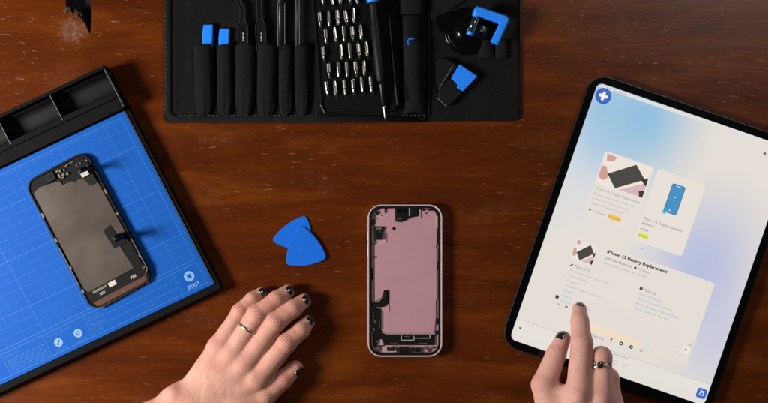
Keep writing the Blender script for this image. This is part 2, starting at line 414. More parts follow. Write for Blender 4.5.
# ------------------------------------------------------------------ repair mat with parts tray
def repair_mat():
    ZB = 13.0
    F = tiltframe((214, 284), 25.3, ZB, 27.5)
    t = thing("repair_mat", "black repair tray with a blue gridded work surface and empty compartments along its back", "work mat", (*F(-130, -110), 0))
    # the base, a dark rim all round the blue sheet
    base = MB(F); base.prism(roundpoly([(-330, -196.5), (5.5, -196.5), (5.5, 8), (-330, 8)], 4), 0, 11.6)
    base.build("base", MAT['trayp'], t, bevel=1.6, seg=3)
    bl = MB(F); bl.prism([(-322, -195), (0, -195), (0, 0), (-322, 0)], 11.7, ZB)
    sheet = bl.build("blue_sheet", MAT['blue'], t, bevel=.3)
    # tray along the back
    b = MB(F)
    b.box(-330, -241, 4, -196.6, 0, 3.2)
    b.prism(roundpoly([(-330, -243), (5.5, -243), (5.5, -239.3), (-330, -239.3)], 1.2), 0, 23)
    b.box(-330, -212, 2.2, -196.6, 0, 17.2); b.box(-330, -215, 2.2, -209, 0, 19.4)
    b.box(2.3, -240, 5.5, -196.8, 0, 22.4)
    for i in range(5):
        x = -57.0*(i+1)
        b.box(x-.9, -239.5, x+.9, -211, 3, 19.8)
    b.build("tray", MAT['trayp'], t, bevel=.8, seg=2)
    # sloping floor of each compartment
    for i in range(5):
        x1 = 2.0 if i == 0 else -57.0*i-1; x0 = -57.0*(i+1)+1
        g = MB(F); g.grid(lambda u, v, a=x0, c=x1: (a+(c-a)*u, -239.6+29*v, 4+7*abs(2*v-.95)**3), 24, 12)
        g.build("compartment", MAT['blackp'], t, smooth=True, recalc=False, solid=.3)
    for i in range(5):
        x = -57.0*(i+1)
        MB(F).box(x-.25, -239.2, x+.25, -211.5, 19.8, 20.15).build("divider_glint", MAT['edge'], t)  # pale strip painting the highlight along the divider top
    MB(F).line(3.4, -240, 3.4, -198, .5, 22.4, 22.7).line(.55, -195, .55, 0, .3, 11.6, 12.9).parts("rim_glint", MAT['edge'], t)  # pale lines painting the highlight along the right rim
    # printing: 10 mm grid, heavier every fifth line
    z0, z1 = ZB, ZB+.08
    X0, X1, Y0, Y1 = -321.5, -5.8, -190, -30.5
    g = MB(F); gx = -173.3
    k = math.floor((X1-gx)/9.9)
    for i in range(-int((gx-X0)/9.9), k+1):
        x = gx+9.9*i; heavy = i % 5 == 0
        g.box(x-(.24 if heavy else .11), Y0, x+(.24 if heavy else .11), Y1, z0, z1+(.03 if heavy else .02))
    gy = -108.5
    for i in range(-8, 8):
        y = gy+9.9*i; heavy = i % 5 == 0
        if Y0 < y < Y1: g.box(X0, y-(.24 if heavy else .11), X1, y+(.24 if heavy else .11), z0, z1+(.01 if heavy else 0))
    g.ring([(X0-.3, Y0-.3), (X1+.3, Y0-.3), (X1+.3, Y1+.3), (X0-.3, Y1+.3)], [(X0+.3, Y0+.3), (X1-.3, Y0+.3), (X1-.3, Y1-.3), (X0+.3, Y1-.3)], z0, z1+.04)
    g.build("printed_grid", MAT['print_'], sheet)
    l = MB(F)
    def box(x0, y0, x1, y1, w=.28): l.ring([(x0-w, y0-w), (x1+w, y0-w), (x1+w, y1+w), (x0-w, y1+w)], [(x0+w, y0+w), (x1-w, y0+w), (x1-w, y1-w), (x0+w, y1-w)], z0, z1)
    box(-321, -27, -5.5, -4)
    for x in (-32, -131.5, -176.5, -222, -262): l.box(x-.25, -26.6, x+.25, -4.4, z0, z1+.02)
    for y in (-19.5, -12): l.box(-131, y-.2, -32.4, y+.2, z0, z1+.03)
    l.box(-71, -11.7, -70.6, -4.4, z0, z1+.05)
    l.build("printed_frames", MAT['print_'], sheet)
    w = MB(F); zt = ZB+.14
    w.text("DEVICE", -129, -21.2, 4.2, zt).text("PROJECT", -129, -13.6, 4.2, zt).text("DATE", -129, -6, 4.2, zt)
    pat = MB(F)
    w.text("UNIT", -69, -6, 3.6, zt).text("MAT FEATURES", -174, -21.5, 3.8, zt).text("MADE OF", -219.5, -21.5, 3.8, zt)
    for i in range(6):
        x = -219.5
        while x < -181:
            q = random.uniform(1.5, 5); pat.box(x, -18.6+2.3*i, min(x+q, -179.5), -18+2.3*i, z0, zt); x += q+.9
    for cx in (-165, -143.5):
        for i in range(2):
            for j in range(4): pat.box(cx-6+3.2*j, -7.2+1.8*i, cx-3.6+3.2*j, -6.7+1.8*i, z0, zt)
    for i in range(5): pat.box(-258+.4*i, -14-1.3*i, -232, -13.4-1.3*i, z0, zt)
    w.parts("printed_word", MAT['print_'], sheet, recalc=False)
    pat.build("printed_small_print", MAT['print_'], sheet)
    c = MB(F)
    for cx in (-165, -143.5):
        c.prism(circle(cx, -13.6, 4.3), z0, ZB+.1)
    c.prism(circle(-18.5, -17.6, 5.2), z0, ZB+.1)
    c.text("IFIXIT", -18.7, -5.6, 5.3, zt, cx=1, bold=1)
    c.parts("printed_emblem", MAT['print2'], sheet)
    x = MB(F)
    x.line(-167, -11.6, -163, -15.8, .9, ZB+.1, ZB+.2).line(-167, -13.3, -165.5, -11.4, .9, ZB+.1, ZB+.21)
    x.ring(circle(-143.5, -14, 1.8), circle(-143.5, -14, 1.1), ZB+.1, ZB+.2); x.line(-143.5, -12.4, -143.5, -10.8, .8, ZB+.1, ZB+.2)
    cx, cy = -18.5, -17.6
    for a in (45, 135):
        q = math.radians(a); x.tube([(cx-2.6*math.cos(q), cy-2.6*math.sin(q), ZB+.12), (cx+2.6*math.cos(q), cy+2.6*math.sin(q), ZB+.12)], .95, 8, .1)
    x.parts("emblem_mark", MAT['blue'], sheet)
repair_mat()
# ------------------------------------------------------------------ removed phone display, lying face down
def display():
    Z = 13.1; zt = Z+6.5
    F = tiltframe((22.6, 182.8), 28, zt)
    t = thing("phone_display", "removed phone screen assembly lying face down on the blue mat, grey shield plate up", "phone screen", (*F(35, 73), Z))
    out = rrect(0, 0, 71, 147, 12, 8)
    MB(F).prism(out, Z+1.8, Z+3.4, .4).build("glass", MAT['gblk'], t)
    MB(F).ring(offset(out, -.6), offset(out, -2.2), Z+3.4, Z+5.0).build("bezel_frame", MAT['blk'], t, bevel=.3)
    MB(F).prism(rrect(2.8, 2.6, 68.2, 144.2, 9), Z+3.4, Z+4.0).build("backing", MAT['blk'], t)
    pl = [(4, 14), (13, 11.5), (22, 13), (33, 15.5), (34, 20.5), (44, 21), (46, 24), (51, 22.5), (56, 26), (58, 34), (66.5, 33), (67.2, 92), (57, 93), (56, 104), (58, 127.5), (6, 127.5), (3.6, 122)]
    MB(F).prism(roundpoly(pl, 1.5), Z+4.0, Z+4.9, .25).build("shield_plate", MAT['shield'], t)
    b = MB(F); b.prism(roundpoly([(56.5, 93.5), (66.5, 93.5), (67, 139), (6, 139), (5, 129), (57.5, 128.6)], 1), Z+4.0, Z+4.6)
    b.prism(roundpoly([(48, 80), (57, 78), (58.5, 90), (66, 90), (66, 101), (50, 101)], 1), Z+4.9, Z+5.5)
    b.build("flex_cable", MAT['blk'], t)
    MB(F).prism(roundpoly([(6, 139.2), (64, 139.2), (64.5, 146.6), (8, 147.4)], 1.2), Z+3.5, Z+4.5).build("adhesive_strip", MAT['copper'], t)
    s = MB(F)
    for x in (16, 27, 38, 48, 57): s.prism(circle(x, 143, .7, 8), Z+4.5, Z+4.8)
    for y in (36, 64, 96, 122): s.box(1.2, y, 3.0, y+random.uniform(2, 5), Z+4.6, Z+5.6)
    for y in (44, 70, 118): s.box(68, y, 69.9, y+random.uniform(3, 9), Z+4.6, Z+5.7)
    s.line(69.5, 95, 69.8, 134, .7, Z+5.2, Z+6.0).line(69.8, 134, 64.5, 140, .8, Z+5.2, Z+6.1).line(1.4, 75, 1.4, 118, .6, Z+5.2, Z+5.8)
    for x in (55, 59, 66): s.box(x, 9, x+1.3, 10.6, Z+4.8, Z+5.6)
    s.ring(circle(67, 131, 1.4, 12), circle(67, 131, .6, 12), Z+4.4, Z+5.1)
    s.parts("metal_tab", MAT['chip'], t)
    for x0, y0, x1, y1 in ((27.5, 128.6, 35.5, 133.4), ): MB(F).box(x0, y0, x1, y1, Z+4.7, Z+5.1).build("white_label", MAT['white'], t)
    MB(F).box(10, 128.8, 25.5, 131.2, Z+4.7, Z+5).build("grey_label", MAT['chip'], t)
    w = MB(F)
    for x in (18, 53):
        for i in range(3): w.line(x+2*i-2.5, 133.4, x+2*i-.9, 136, .45, Z+4.62, Z+4.9); w.line(x+2*i-.9, 133.4, x+2*i-2.5, 136, .45, Z+4.64, Z+4.95)
    w.parts("code_print", MAT['white'], t)
    # top end: earpiece camera, sensors and black flex
    MB(F).prism(roundpoly([(19, 5), (58, 3.5), (66, 8), (68, 18), (66, 27), (58, 30), (50, 22), (46, 22), (45, 18), (36, 15), (33, 17), (21, 13)], 1.2), Z+4.0, Z+4.8).build("sensor_flex", MAT['blk'], t)
    MB(F).box(21.5, 3.4, 32, 12.6, Z+4.8, Z+7.4, .5).build("camera_module", MAT['blackp'], t)
    MB(F).ring(circle(26.5, 8, 2.5), circle(26.5, 8, 1.9), Z+7.4, Z+7.8).build("lens_ring", MAT['steeld'], t)
    MB(F).prism(circle(26.5, 8, 1.9), Z+7.4, Z+7.7).build("lens", MAT['clear'], t)
    c = MB(F)
    for x, y, w_, h_ in ((34, 5, 2.6, 2), (34.5, 9, 2, 4), (37.5, 5.5, 1.8, 3), (38, 10.5, 3, 2.6), (41.5, 7, 2, 2), (42.3, 11.5, 2.6, 3), (44.5, 5, 3, 1.2), (36, 13.5, 3.4, 1.5), (46, 4.4, 8, 1)):
        c.box(x, y, x+w_, y+h_, Z+4.8, Z+6+random.random(), .2)
    c.parts("component", MAT['chip'], t)
    MB(F).box(55.4, 18.6, 63.5, 24, Z+5, Z+8.0, .3).build("connector", MAT['white'], t)
    k = MB(F); k.line(54, 17.3, 65.8, 15.5, .9, Z+5, Z+8.6).line(65.8, 15.5, 67.6, 22, .9, Z+5, Z+8.4).line(54, 17.3, 55, 20, .8, Z+5, Z+8.2)
    k.parts("connector_bracket", MAT['steel'], t)
    MB(F).prism(roundpoly([(57, 25), (66, 24.5), (66.5, 34), (57.6, 34.2)], .8), Z+4.9, Z+6.4).build("square_pad", MAT['blackp'], t)
    # the ribbon cables that curl up off the assembly
    def ribbon(x, y, pts, w, name):
        r = MB(F); n = len(pts)
        r.grid(lambda u, v: (x+pts[min(int(u*(n-1)+.5), n-1)][0], y+(v-.5)*w, Z+pts[min(int(u*(n-1)+.5), n-1)][1]), n-1, 2)
        r.build(name, MAT['blackp'], t, solid=.35, smooth=True, recalc=False)
    P = [(3.5*math.sin(a)*1.5, 5+13*(1-math.cos(a))) for a in [i*math.pi/12*1.15 for i in range(13)]]
    ribbon(61, 95, P, 7, "ribbon_cable"); ribbon(62, 20, [(a*1.1, b*.9) for a, b in P], 5, "ribbon_cable")
    MB(F).box(60.5, 92, 63.5, 98, Z+24, Z+27, .3).build("plug", MAT['steel'], t, bevel=.3)
display()
# ------------------------------------------------------------------ open phone body
def phone():
    t = thing("open_phone", "pink phone with its screen removed showing the bare inner plate and parts", "phone", (405, 281, 0))
    zr = 8
    K = dict(zr=zr)
    out = rrect(367.8, 204.5, 442.3, 357, 13.5, 10)
    fr = MB(**K); fr.ring(out, offset(out, -1.5), .4, 8.2); fr.build("frame", MAT['silver'], t, smooth=False, bevel=.5, seg=3)
    MB(**K).prism(offset(out, -1.8), .6, 3.0).build("back_shell", MAT['pinkl'], t)
    MB(**K).ring(offset(out, -1.55), offset(out, -3.9), 3.0, 7.2).build("gasket", MAT['blk'], t, bevel=.2)
    inn = offset(out, -3.95)
    MB(**K).prism(inn, 3.1, 4.2).build("inner_floor", MAT['pinkl'], t)
    # big plate
    pl = [(374.6, 219), (381, 219), (381.5, 209), (391, 208), (395, 208), (395.3, 221), (403, 222.6), (409, 218.6), (419.5, 217.6), (420, 209.5), (434, 209.5), (436.8, 214), (437, 244), (436, 246), (436, 316), (434.5, 333.4),
          (386, 333.6), (382.4, 330.8), (382, 309), (388.6, 306), (389, 290), (384, 290), (383, 297), (375, 302), (374.6, 246), (386, 242), (386.4, 226.6), (375, 226)]
    MB(**K).prism(roundpoly(pl, 1.2, 3), 4.2, 5.4, .25).build("shield_plate", MAT['pink'], t)
    e = MB(**K)
    e.line(382.1, 310, 382.1, 330, .8, 5.4, 6.0).line(383, 332.4, 386, 334, .8, 5.4, 6.0).line(386, 334.1, 435, 334.1, .7, 5.4, 6.0).line(436.9, 216, 437.0, 228, 1.4, 5.4, 6.1)
    e.line(436.3, 248, 436.3, 300, .5, 5.4, 5.9).line(388.9, 305, 388.9, 312, .6, 5.4, 6).line(419.9, 209, 419.9, 218, 1, 5.4, 6.4).line(386, 233, 386, 242, .7, 5.4, 6.0).line(382, 310.3, 389, 310.3, .5, 5.4, 6.02)
    e.line(401.5, 335.3, 401.5, 340.4, .7, 5.6, 7).line(401.5, 340.4, 414, 340.4, .8, 5.6, 7.02).line(414, 340.4, 414, 336, .7, 5.6, 7).line(414, 338.3, 430, 338.3, .7, 5.6, 6.9).line(430, 338.3, 430, 334.8, .9, 5.6, 6.92)
    e.parts("bright_edge", MAT['silver'], t)
    b = MB(**K)
    b.prism(roundpoly([(372.8, 308), (381.6, 309.5), (381.6, 331), (386, 334.6), (435, 334.6), (435, 345.6), (383.5, 345.6), (382.8, 339.6), (378, 339.8), (377.6, 345.6), (373.6, 345)], .8), 4.2, 5.5)
    b.build("battery_tray", MAT['blk'], t)
    f = MB(**K); f.prism(roundpoly([(384.4, 290.5), (388.4, 290.5), (388.4, 304), (382, 307.6), (371.8, 307.6), (371.8, 302.6), (379, 301.6), (384, 297)], .6), 4.3, 6.2)
    f.build("flex_cable", MAT['blk'], t); MB(**K).box(385.2, 291.6, 387.6, 302, 6.2, 6.9, .2).build("connector", MAT['steeld'], t)
    # camera block
    cb = MB(**K); cb.prism(roundpoly([(395.6, 205.9), (418.8, 205.9), (418.8, 216.6), (409.5, 217.4), (404, 221.6), (396, 221.8)], .9), 4.2, 6.8)
    cb.build("camera_block", MAT['blackp'], t, bevel=.2)
    for cx in (399.2, 405.6): MB(**K).ring(circle(cx, 210.8, 2.9), circle(cx, 210.8, 1.9), 6.8, 7.5).build("lens_ring", MAT['steeld'], t)
    for cx in (399.2, 405.6): MB(**K).prism(circle(cx, 210.8, 1.8), 6.8, 7.1).build("lens", MAT['gblk'], t)
    MB(**K).box(410.8, 207.6, 417.6, 215, 6.8, 7.4, .4).build("speaker", MAT['blk'], t)
    MB(**K).line(409.3, 208, 409.3, 216, .8, 6.8, 7.3).build("divider_strip", MAT['silver'], t)
    MB(**K).prism(roundpoly([(374, 226.6), (385.4, 226.6), (383.8, 231), (383, 240), (375.6, 240), (375.2, 231)], .8), 4.2, 6.6).build("flash_module", MAT['blackp'], t, bevel=.2)
    MB(**K).box(376.2, 227.4, 381.6, 229.6, 6.6, 7, .2).line(379, 230, 381, 233, .5, 6.6, 7.05).parts("flash_contact", MAT['chip'], t)
    d = MB(**K)
    for x, y, r in ((393.8, 228.6, 1.5), (377.4, 212.8, 1.7), (381.8, 215.3, .9)): d.prism(circle(x, y, r, 14), 4.3, 5.9)
    for q in ((379, 206.8, 384, 208), (384.6, 208, 386.2, 213), (372.8, 218.5, 374.8, 224.6), (421.6, 209.2, 425, 210.8), (428, 209.2, 434, 210.8), (437, 234, 438.6, 242), (437.2, 262, 438.4, 270), (437, 318.6, 438.6, 325), (435.6, 331, 437.4, 335), (371.8, 268, 373, 280), (374, 345.8, 382, 347)):
        d.box(*q, 4.3, 6.4, .2)
    d.parts("recessed_part", MAT['blk'], t)
    m = MB(**K)
    for q in ((387, 347.4, 394.8, 351.2), (396.4, 348.6, 398, 352), (398.8, 346.8, 410.6, 353), (412, 348, 413.6, 352), (414.6, 347.6, 421, 352.6)): m.box(*q, 4.3, 6.6, .3)
    m.parts("charging_port_module", MAT['blackp'], t)
    s = MB(**K)
    for i in range(30):
        x = random.uniform(386, 423); y = random.choice((347, 352.8))+random.uniform(-.5, 1); s.box(x, y, x+random.uniform(.6, 2.2), y+random.uniform(.4, .9), 5, 6.9+random.random()*.2)
    for x, y in ((379, 349.4), (428.8, 351), (432.5, 348), (376, 214.5), (426, 213), (375.2, 322), (373.8, 330), (375.4, 257)): s.ring(circle(x, y, 1.3, 12), circle(x, y, .5, 12), 4.4, 5.8)
    for i in range(14): s.box(372.6, 309+i*1.6, 373.4+random.random()*1.4, 309.8+i*1.6, 4.5, 6.2)
    for x, y, w_, h_ in ((387.5, 206.4, 2.4, .8), (391.4, 206.4, 2.6, .8), (424, 206.8, 4, .7), (431, 206.8, 2.2, .8), (373.6, 212, .7, 4), (397.2, 218.6, 4.5, .7), (372.6, 242.6, 2.6, .7), (433.8, 346.6, 3, .6), (383, 343, 1.2, 2.2),
                       (423.4, 348.4, 2.2, 1), (425.6, 346.6, 1, 3.4), (376, 341, 1.6, 1.2), (404, 336.6, 6, .5), (418, 343.2, 10, .4), (390, 343.2, 8, .4), (379.4, 322, .6, 6), (386, 300.6, 1.4, .6), (386, 292.4, 1.4, .6)):
        s.box(x, y, x+w_, y+h_, 4.4, 6.9 if x > 396 and y < 220 else 6.1)
    s.parts("small_part", MAT['chip'], t)
    for x, y in ((379, 349.6), (428.7, 350.6)): MB(**K).box(x-.7, y-2, x+.7, y+2, 4.3, 6).build("screw_post", MAT['copper'], t)
    MB(**K).box(367.2, 232, 368.2, 240.5, 3.4, 5.6, .2).build("side_button", MAT['silver'], t); MB(**K).box(367.2, 244.5, 368.2, 257, 3.4, 5.6, .2).build("side_button", MAT['silver'], t)
    MB(**K).box(442, 242, 442.9, 259, 3.4, 5.6, .2).build("side_button", MAT['silver'], t)
phone()
# ------------------------------------------------------------------ opening picks
def pick(pts, z, label, at, slope=(0, 0)):
    b = MB(); p = roundpoly(pts, 6, 6)
    o = b.prism(p, z, z+1.3, .35).build("opening_pick", MAT['bluep'], at=(*at, z), smooth=False)
    o.rotation_euler = (slope[0], slope[1], 0)
    if z > 1: MB().line(300.6, 246.4, 301.2, 252.2, .7, z+1.25, z+1.5).build('moulded_mark', MAT['bluep'], o, bevel=.1)
    return tag(o, label, "pick", "blue opening picks on the table")
def bowed(a, b, c, q=.09):
    out = []
    for p0, p1 in ((a, b), (b, c), (c, a)):
        p0, p1 = Vector(p0), Vector(p1); n = Vector(((p1-p0).y, -(p1-p0).x)); m = (p0+p1)/2
        cen = (Vector(a)+Vector(b)+Vector(c))/3
        if (m+n*.01-cen).length < (m-cen).length: n = -n
        out.append(tuple(p0))
        for t in (.25, .5, .75): out.append(tuple(p0.lerp(p1, t)+n*q*4*t*(1-t)))
    return out
pick(bowed((271.5, 240.5), (306, 215), (311, 250)), .2, "blue plastic guitar style pick lying underneath another one on the wood", (296, 235))
pick(bowed((286, 264.6), (301, 224.5), (327.4, 258.5)), 1.7, "blue plastic opening pick lying on top of a second pick", (305, 250), (0, 0))
# ------------------------------------------------------------------ tool roll
def tool_roll():
    t = thing("tool_roll", "unrolled black fabric tool roll with sewn pockets across the back of the table", "tool roll", (341, 40, 0))
    pts = roundpoly([(163.5, -60), (519.6, -60), (519.8, 60), (520, 121), (430, 121.6), (300, 123), (163.8, 123)], 7, 5)
    b = MB(); b.prism(pts, .2, 2.4, .8); b.build("backing", MAT['fabric'], t, smooth=False)
    # bound edge
    path = [(168, -60, 2.8), (168, 60, 2.8), (168.2, 112, 2.8), (170.5, 117, 2.8), (176, 119.4, 2.8), (240, 119.4, 2.8), (310, 119.6, 2.8), (426, 118.4, 2.6)]
    MB().tube(path, 3.9, 10, .35).build("binding", MAT['binding'], t, smooth=True)
    # lining panel with soft folds
    def lining(u, v):
        x = 176+250*u; y = -58+173*v
        return (x, y, 2.7+.9*math.sin(x*.11+y*.03)*math.sin(y*.05)**2+.3*math.sin(x*.4))
    MB().grid(lining, 110, 60).build("lining", MAT['fabric'], t, smooth=True, recalc=False)
    def lining2(u, v):
        x = 429+89*u; y = -58+176*v
        return (x, y, 2.7+.7*math.sin(x*.09-y*.05)*math.sin(y*.04+1)**2)
    MB().grid(lining2, 50, 60).build("lining", MAT['fabric'], t, smooth=True, recalc=False)
    # row of pockets, each a bulging sleeve that pinches flat at the foot
    cols = [(194.5, 214.3, 9), (217, 234, 8), (235.6, 256, 8.5), (257.4, 277.6, 8.5), (279, 293.6, 7), (294.6, 309.5, 7)]
    for i, (x0, x1, h) in enumerate(cols):
        def pk(u, v, x0=x0, x1=x1, h=h, i=i):
            e = 1-.04*v-.9*max(0, v-.8)**1.3*3
            cx = (x0+x1)/2+.9*math.sin(v*2.2+i)*v; w = (x1-x0)*e
            a = math.pi*(1-u); prof = math.sin(a)**.38 if 0 < a < math.pi else 0
            fold = .5*math.sin(v*7+i*2+u*5)*v+.35*math.sin(u*16+i)*v**2
            zz = 3.0+h*prof*(1-.45*v**3)*(1+.02*math.sin(9*v+i)) + (fold if .1 < u < .9 else 0)
            return (cx+(u-.5)*w, 46+70*v+.5*math.sin(u*5+i), zz)
        MB().grid(pk, 22, 36).build("pocket", MAT['fabric2'], t, smooth=True, recalc=False, solid=.6)
    # hem stitching
    s = MB()
    for i in range(60):
        x = 180+4.1*i
        if 318 < x < 398: continue
        s.box(x, 115.4, x+2.4, 115.9, 3, 4.6)
    for i in range(26): s.box(166+.2*math.sin(i), -2+4.4*i, 166.6, .4+4.4*i, 4.0, 4.35)
    s.build("stitching", M("dark_thread", (52, 52, 52), .8), t)
    # elastic loops and flap of the right-hand panel
    MB().prism(roundpoly([(430, -58), (470, -58), (470, -4), (462, 3), (433, 22), (430, 20)], 2), 3.4, 5.2, .5).build("flap", MAT['fabric2'], t)
    def loop(x0, x1, y0, y1, h, nm, ang=0):
        cx, cy = (x0+x1)/2, (y0+y1)/2; ca, sa = math.cos(ang), math.sin(ang)
        def fn(u, v):
            lx = (u-.5)*(x1-x0); ly = (v-.5)*(y1-y0)
            return (cx+lx*ca-ly*sa, cy+lx*sa+ly*ca, 3.2+h*math.sin(math.pi*u)**.5 if 0 < u < 1 else 3.0)
        MB().grid(fn, 18, 6).build(nm, MAT['binding'], t, smooth=True, recalc=False, solid=.7)
    loop(478, 494, 41, 58.5, 3.5, "elastic_loop"); loop(494.5, 508, 41, 59, 3, "elastic_loop")
    # long sleeve holding the pry tool
    def sleeve(u, v):
        w = 23-1.5*v; a = math.pi*(1-u); q = math.sin(a)**.6 if 0 < a < math.pi else 0
        return (413.4+1.2*v+(u-.5)*w+.4*math.sin(v*9), 44.5+71*v-(3*math.sin(math.pi*u)), 3+11.4*q*(1-.5*v**4)+(.4*math.sin(7*v+4*u)))
    MB().grid(sleeve, 22, 36).build("pocket", MAT['fabric2'], t, smooth=True, recalc=False, solid=.6)
    MB().box(427.4, -58, 429, 117, 2.4, 5.0).build("seam", MAT['binding'], t, bevel=.5)
    # stiff pouch at the lower right
tool_roll()
# ------------------------------------------------------------------ tools in the pockets
def spudger(x0, x1, y, label):
    t = thing("spudger", label, "spudger", ((x0+x1)/2, 70, 5), "blue plastic spudgers in the pockets")
    b = MB(zr=7); b.prism(roundpoly([(x0+.9, y), (x1, y-.3), (x1-.6, 47), (x1-1.4, 50), (x0+2, 51), (x0-.1, 50), (x0, y+9)], 1.2, 3), 5.2, 8.0, .9)
    b.build("blade", MAT['bluet'], t); MB(zr=7).prism([(x0+1.2, y+.6), (x1-.6, y+.4), (x1-.8, y+4), (x0+.9, y+4)], 8.0, 8.25).build("bevelled_tip", MAT['bluet'], t)
spudger(202.6, 213.1, 24.8, "taller blue plastic spudger end in the outermost pocket")
spudger(218.8, 229.6, 28.8, "shorter blue plastic spudger end beside the taller blue one")
def tweezers(cx, lean, label, bent):
    t = thing("tweezers", label, "tweezers", (cx, 40, 5), "black steel tweezers in the pockets")
    for sgn in (-1, 1):
        p = MB(zr=8); n = 26; pts = []
        for i in range(n+1):
            v = i/n; y = -34+84*v
            # half width of the pair along its length
            hw = .8+1.1*max(0, (y+34)/34) if y < 0 else (1.9+.4*y/20 if y < 20 else min(4.9, 2.3+(y-20)*.5))
            if y > 28: hw = 4.9-.012*(y-28)
            c = cx+lean*(y-46)*.02
            if bent and y < 8: c -= (8-y)*.52
            elif not bent and y < 20: hw += (20-y)*.02
            pts.append((c+sgn*hw, y))
        w = 1.5
        for i in range(n):
            (xa, ya), (xb, yb) = pts[i], pts[i+1]
            p.prism([(xa, ya), (xb, yb), (xb-sgn*w*(1.0 if yb < 20 else 3), yb), (xa-sgn*w*(1.0 if ya < 20 else 3), ya)], 6.0+(sgn > 0)*.3, 8.2+(sgn > 0)*.3)
        p.build("arm", MAT['steeld'], t)
        e = MB(zr=8)
        for i in range(n):
            (xa, ya), (xb, yb) = pts[i], pts[i+1]
            e.prism([(xa+sgn*.35, ya), (xb+sgn*.35, yb), (xb-sgn*.15, yb), (xa-sgn*.15, ya)], 6.4, 8.9)
        e.build("polished_edge", MAT['steel'], t)
    w = MB(zr=8)
    for i in range(5): w.box(cx-.6+.2*(i % 2), 33+1.8*i, cx+.7, 34.1+1.8*i, 8.5, 8.62)
    w.build("printed_mark", MAT['white'], t)
tweezers(243.2, 1.2, "black tweezers with a bent tip standing in the third pocket", True)
tweezers(261.4, 2.4, "black straight tweezers with two parallel prongs in the fourth pocket", False)
def rod(x0, x1, label, cat, name, top):
    t = thing(name, label, cat, ((x0+x1)/2, 40, 5)); cx = (x0+x1)/2
    b = MB(zr=8); b.tube([(cx, -50, 8), (cx, 0, 8), (cx+.3, 50, 8)], (x1-x0)/2-.3, 12, .45); b.build("handle", MAT['steeld'], t, smooth=True)
    e = MB(zr=8)
    for x in (x0, x1): e.tube([(x, -50, 8.6), (x, 0, 8.6), (x+.2, 46, 8.6)], .28, 6)
    e.parts("polished_edge", MAT['edge'], t)
    if top: MB(zr=8).tube([(cx, -48, 9), (cx, 2, 9), (cx, 6, 8)], [3.4, 3.9, 2.6], 12, .5).build("collar", MAT['blackp'], t, smooth=True)
rod(278, 284.8, "flat black metal prying bar with polished edges in the fifth pocket", "pry bar", "pry_bar", True)
rod(296.2, 299.4, "thin black metal probe in the last pocket beside the bit case", "probe", "metal_probe", False)
# ------------------------------------------------------------------ bit case and bits
TILT = 5.0
BF = Frame(flat(352, 50, 9), (math.cos(math.radians(TILT)), -math.sin(math.radians(TILT*.55))), (math.sin(math.radians(TILT)), math.cos(math.radians(TILT))))
BITS = [
 [(322.4, -3), (331.7, -3), (340, -3.6), (349.5, -4), (357, -4)],
 [(320, 19), (329, 18.6), (337.6, 17.4), (346, 17), (354, 15)],
 [(326, 36), (335.4, 34.4), (344, 33.5), (352.5, 33), (361, 32)],
 [(323.5, 53), (341.4, 51.7), (350, 50.5), (358.8, 50), (367, 49)],
 [(329, 70), (338.5, 69), (347, 69), (355.8, 68), (364.4, 68)],
 [(327, 88), (335.4, 88), (344.7, 87), (353.4, 86), (362, 84), (371, 84)]]
def bit_case():
    t = thing("bit_case", "black bit case with rows of steel driver bits lying open on the tool roll", "bit case", (352, 50, 3))
    loc = [BF.inv(*flat(*p, 9)) for p in ((307, -60), (384, -60), (397.4, 108), (392, 112), (325, 115), (320.6, 107))]
    b = MB(BF); b.prism(roundpoly(loc, 2), 3.6, 9.0)
    b.build("case_body", MAT['trayp'], t, bevel=1, seg=3)
    # raised rim and the moulded slots
    MB(BF).ring(roundpoly(offset(loc, -.6), 2), roundpoly(offset(loc, -2.4), 2), 9.0, 10.2).build("rim", MAT['trayp'], t, bevel=.4)
    g = MB(BF); s = MB(BF)
    for row in BITS:
        for px, py in row:
            x, y = BF.inv(*flat(px, py, 10))
            g.ring(rrect(x-2.8, y-9.8, x+2.8, y+12.8, 1.4, 3), rrect(x-2.3, y-9.5, x+2.3, y+12.5, 1.2, 3), 9.0, 9.6)
            s.prism(rrect(x-2.3, y-9.5, x+2.3, y+12.5, 1.4, 3), 9.0, 9.15)
    g.parts("slot_ridge", MAT['trayp'], t); s.parts("slot_floor", MAT['blk'], t)
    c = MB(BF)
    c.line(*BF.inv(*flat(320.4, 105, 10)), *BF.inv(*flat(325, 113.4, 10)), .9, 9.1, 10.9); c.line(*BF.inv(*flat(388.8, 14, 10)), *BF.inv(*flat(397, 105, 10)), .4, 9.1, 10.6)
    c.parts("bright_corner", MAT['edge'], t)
bit_case()
ORD = ["first", "second", "third", "fourth", "fifth", "sixth"]
ROWN = ["uppermost", "second", "third", "fourth", "fifth", "lowest"]
def bit_mesh(kind):
    b = MB(); L = 7.6
    R = [2.05, 2.0, 1.9][kind]
    prof = [(-L, .5), (-L+.5, 1.1), (-L+1.6, R), (2.0, R), (3.2, R*.72), (5.0, R*.6), (6.3, .75), (7.4, 1.25), (8.3, .7)] if kind != 2 else [(-L, .9), (-L+.8, R*.8), (-2, R), (4, R), (7, R*.75), (8.2, .5)]
    if kind == 1: prof = [(-L, .5), (-L+.6, R), (1.0, R), (2.0, R*.8), (5.8, R*.8), (7.2, 1.5), (8.6, .3)]
    b.tube([(0, y, 0) for y, r in prof], [r for y, r in prof], 12)
    return b
protos = []
nb = 0
